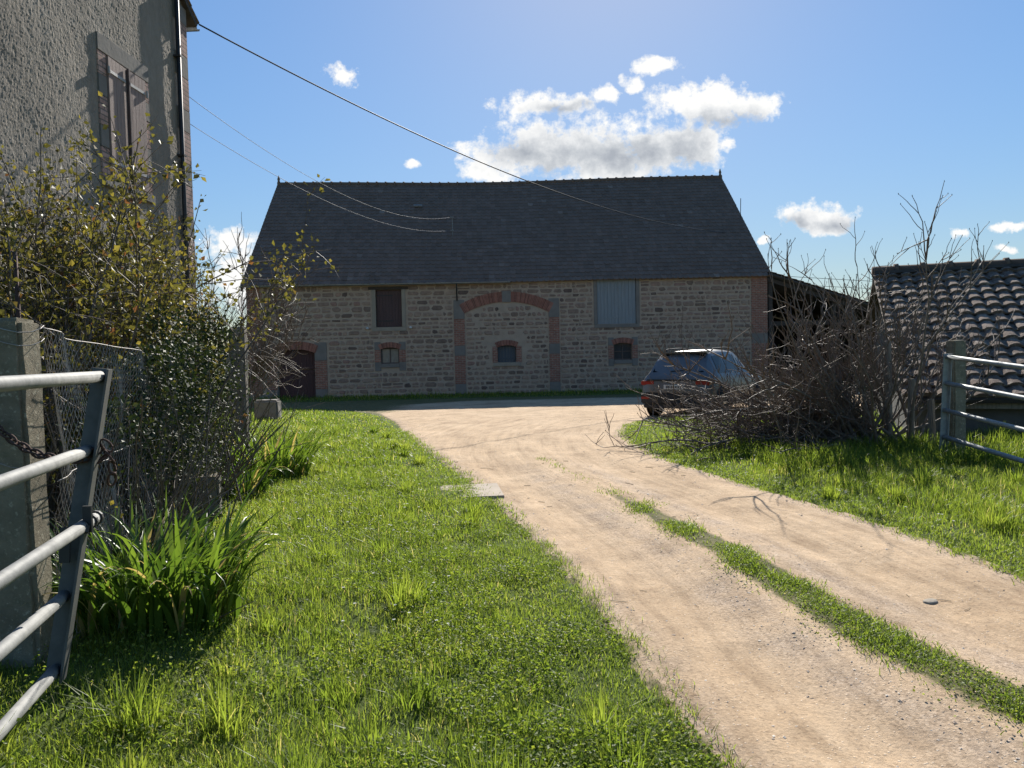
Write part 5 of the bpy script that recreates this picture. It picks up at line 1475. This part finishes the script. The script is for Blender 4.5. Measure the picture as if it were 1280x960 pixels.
def noise(scale, detail, rough, off=(0, 0, 0), st=(1, 1, 1)):
    mp = N('ShaderNodeMapping'); mp.inputs['Location'].default_value = off; mp.inputs['Scale'].default_value = st
    t.links.new(cx_.outputs[0], mp.inputs[0])
    q = N('ShaderNodeTexNoise'); q.inputs['Scale'].default_value = scale; q.inputs['Detail'].default_value = detail; q.inputs['Roughness'].default_value = rough
    t.links.new(mp.outputs[0], q.inputs['Vector']); return q.outputs[0]
def blobs(lst, k):
    cur = None
    for (u, v, ru, rv) in lst:
        a = MT('MULTIPLY_ADD', cu, 1/ru, -u/ru); b_ = MT('MULTIPLY_ADD', cv, 1/rv, -v/rv)
        e = MT('SUBTRACT', 1.0, MT('SQRT', MT('ADD', MT('MULTIPLY', a, a), MT('MULTIPLY', b_, b_))))
        cur = e if cur is None else MT('SMOOTH_MAX', cur, e, k)
    return cur
def RMP(fac, stops):
    q = N('ShaderNodeValToRGB')
    while len(q.color_ramp.elements) < len(stops): q.color_ramp.elements.new(.5)
    for e_, (p, c) in zip(q.color_ramp.elements, stops): e_.position = p; e_.color = (*c, 1)
    t.links.new(fac, q.inputs[0]); return q.outputs[0]
# billowing: the sky direction is first pushed about by a noise
wn = N('ShaderNodeTexNoise'); wn.inputs['Scale'].default_value = 24; wn.inputs['Detail'].default_value = 5; t.links.new(cx_.outputs[0], wn.inputs['Vector'])
wv = N('ShaderNodeVectorMath', operation='MULTIPLY_ADD'); t.links.new(wn.outputs['Color'], wv.inputs[0]); wv.inputs[1].default_value = (.045, .03, 0); 
ofs = N('ShaderNodeVectorMath', operation='ADD'); t.links.new(cx_.outputs[0], ofs.inputs[0]); ofs.inputs[1].default_value = (-.0225, -.015, 0); t.links.new(ofs.outputs[0], wv.inputs[2])
spw = N('ShaderNodeSeparateXYZ'); t.links.new(wv.outputs[0], spw.inputs[0]); cu, cv = spw.outputs[0], spw.outputs[1]
cur = blobs(CLOUDS, .25)
nA = noise(20, 9, .66); nB = noise(60, 7, .65, (3, 1, 0))
f = MT('ADD', cur, MT('MULTIPLY', MT('SUBTRACT', nA, .525), 3.3))
f = MT('ADD', f, MT('MULTIPLY', MT('SUBTRACT', nB, .5), .9))
cover = RMP(MT('MULTIPLY_ADD', f, .5, .25), [(.20, (0, 0, 0)), (.29, (.35, .35, .35)), (.44, (1, 1, 1))])
core = blobs(CORES, .3)
thick = MT('ADD', core, MT('MULTIPLY', MT('SUBTRACT', noise(19, 9, .64, (5, 2, 0)), .5), 2.4))
thick = MT('ADD', thick, MT('MULTIPLY', MT('SUBTRACT', noise(55, 7, .6, (1, 6, 0)), .5), 1.1))
ccol = RMP(MT('MULTIPLY_ADD', thick, .42, .5), [(.34, (1, 1, .985)), (.54, (.84, .855, .87)), (.74, (.60, .63, .67)), (.96, (.42, .455, .51))])
gain = N('ShaderNodeMix', data_type='RGBA', blend_type='MULTIPLY'); gain.inputs[0].default_value = 1
t.links.new(ccol, gain.inputs[6]); gain.inputs[7].default_value = (CLOUD_GAIN, CLOUD_GAIN, CLOUD_GAIN, 1)
mx = N('ShaderNodeMix', data_type='RGBA'); t.links.new(cover, mx.inputs[0])
hs = N('ShaderNodeHueSaturation'); hs.inputs['Saturation'].default_value = SKY_SAT; t.links.new(sky.outputs[0], hs.inputs['Color'])
# the clear sky rolls off gently towards the sun, as a deep spring sky does
bwn = N('ShaderNodeRGBToBW'); t.links.new(hs.outputs[0], bwn.inputs[0])
roll = MT('DIVIDE', SKY_TOP, MT('ADD', bwn.outputs[0], SKY_KNEE))
vm = N('ShaderNodeVectorMath', operation='SCALE'); t.links.new(hs.outputs[0], vm.inputs[0]); t.links.new(roll, vm.inputs[3])
t.links.new(vm.outputs[0], mx.inputs[6]); t.links.new(gain.outputs[2], mx.inputs[7])
bg = N('ShaderNodeBackground'); bg.inputs[1].default_value = SKY_STRENGTH; t.links.new(mx.outputs[2], bg.inputs[0])
wo_ = N('ShaderNodeOutputWorld'); t.links.new(bg.outputs[0], wo_.inputs[0])

sd_ = bpy.data.lights.new('sun', 'SUN'); sd_.energy = SUN; sd_.angle = R(.53); sd_.color = (1.0, .945, .86)
so = bpy.data.objects.new('sun', sd_); COL.objects.link(so)
dv = Vector((math.cos(R(EL))*math.sin(R(AZ)), math.cos(R(EL))*math.cos(R(AZ)), math.sin(R(EL))))
so.rotation_euler = dv.to_track_quat('Z', 'Y').to_euler(); so.location = (0, 0, 60)

cd = bpy.data.cameras.new('camera'); cd.sensor_width = 36; cd.lens = 924/1280*36; cd.clip_start = .05; cd.clip_end = 20000
co = bpy.data.objects.new('camera', cd); COL.objects.link(co)
th = math.atan(36/924); rl = .022
Rv = Vector((1, 0, 0)); Fv = Vector((0, math.cos(th), -math.sin(th))); Uv = Vector((0, math.sin(th), math.cos(th)))
R2 = Rv*math.cos(rl) - Uv*math.sin(rl); U2 = Uv*math.cos(rl) + Rv*math.sin(rl)
mw = Matrix(((R2.x, U2.x, -Fv.x, 0), (R2.y, U2.y, -Fv.y, 0), (R2.z, U2.z, -Fv.z, 1.6), (0, 0, 0, 1)))
co.matrix_world = mw
scene.camera = co
scene.view_settings.view_transform = 'Standard'; scene.view_settings.look = 'None'; scene.view_settings.gamma = 1
scene.view_settings.exposure = EXPOSURE
scene.cycles.max_bounces = 6; scene.cycles.diffuse_bounces = 3; scene.cycles.transmission_bounces = 4; scene.cycles.transparent_max_bounces = 8
scene.cycles.sample_clamp_indirect = 4
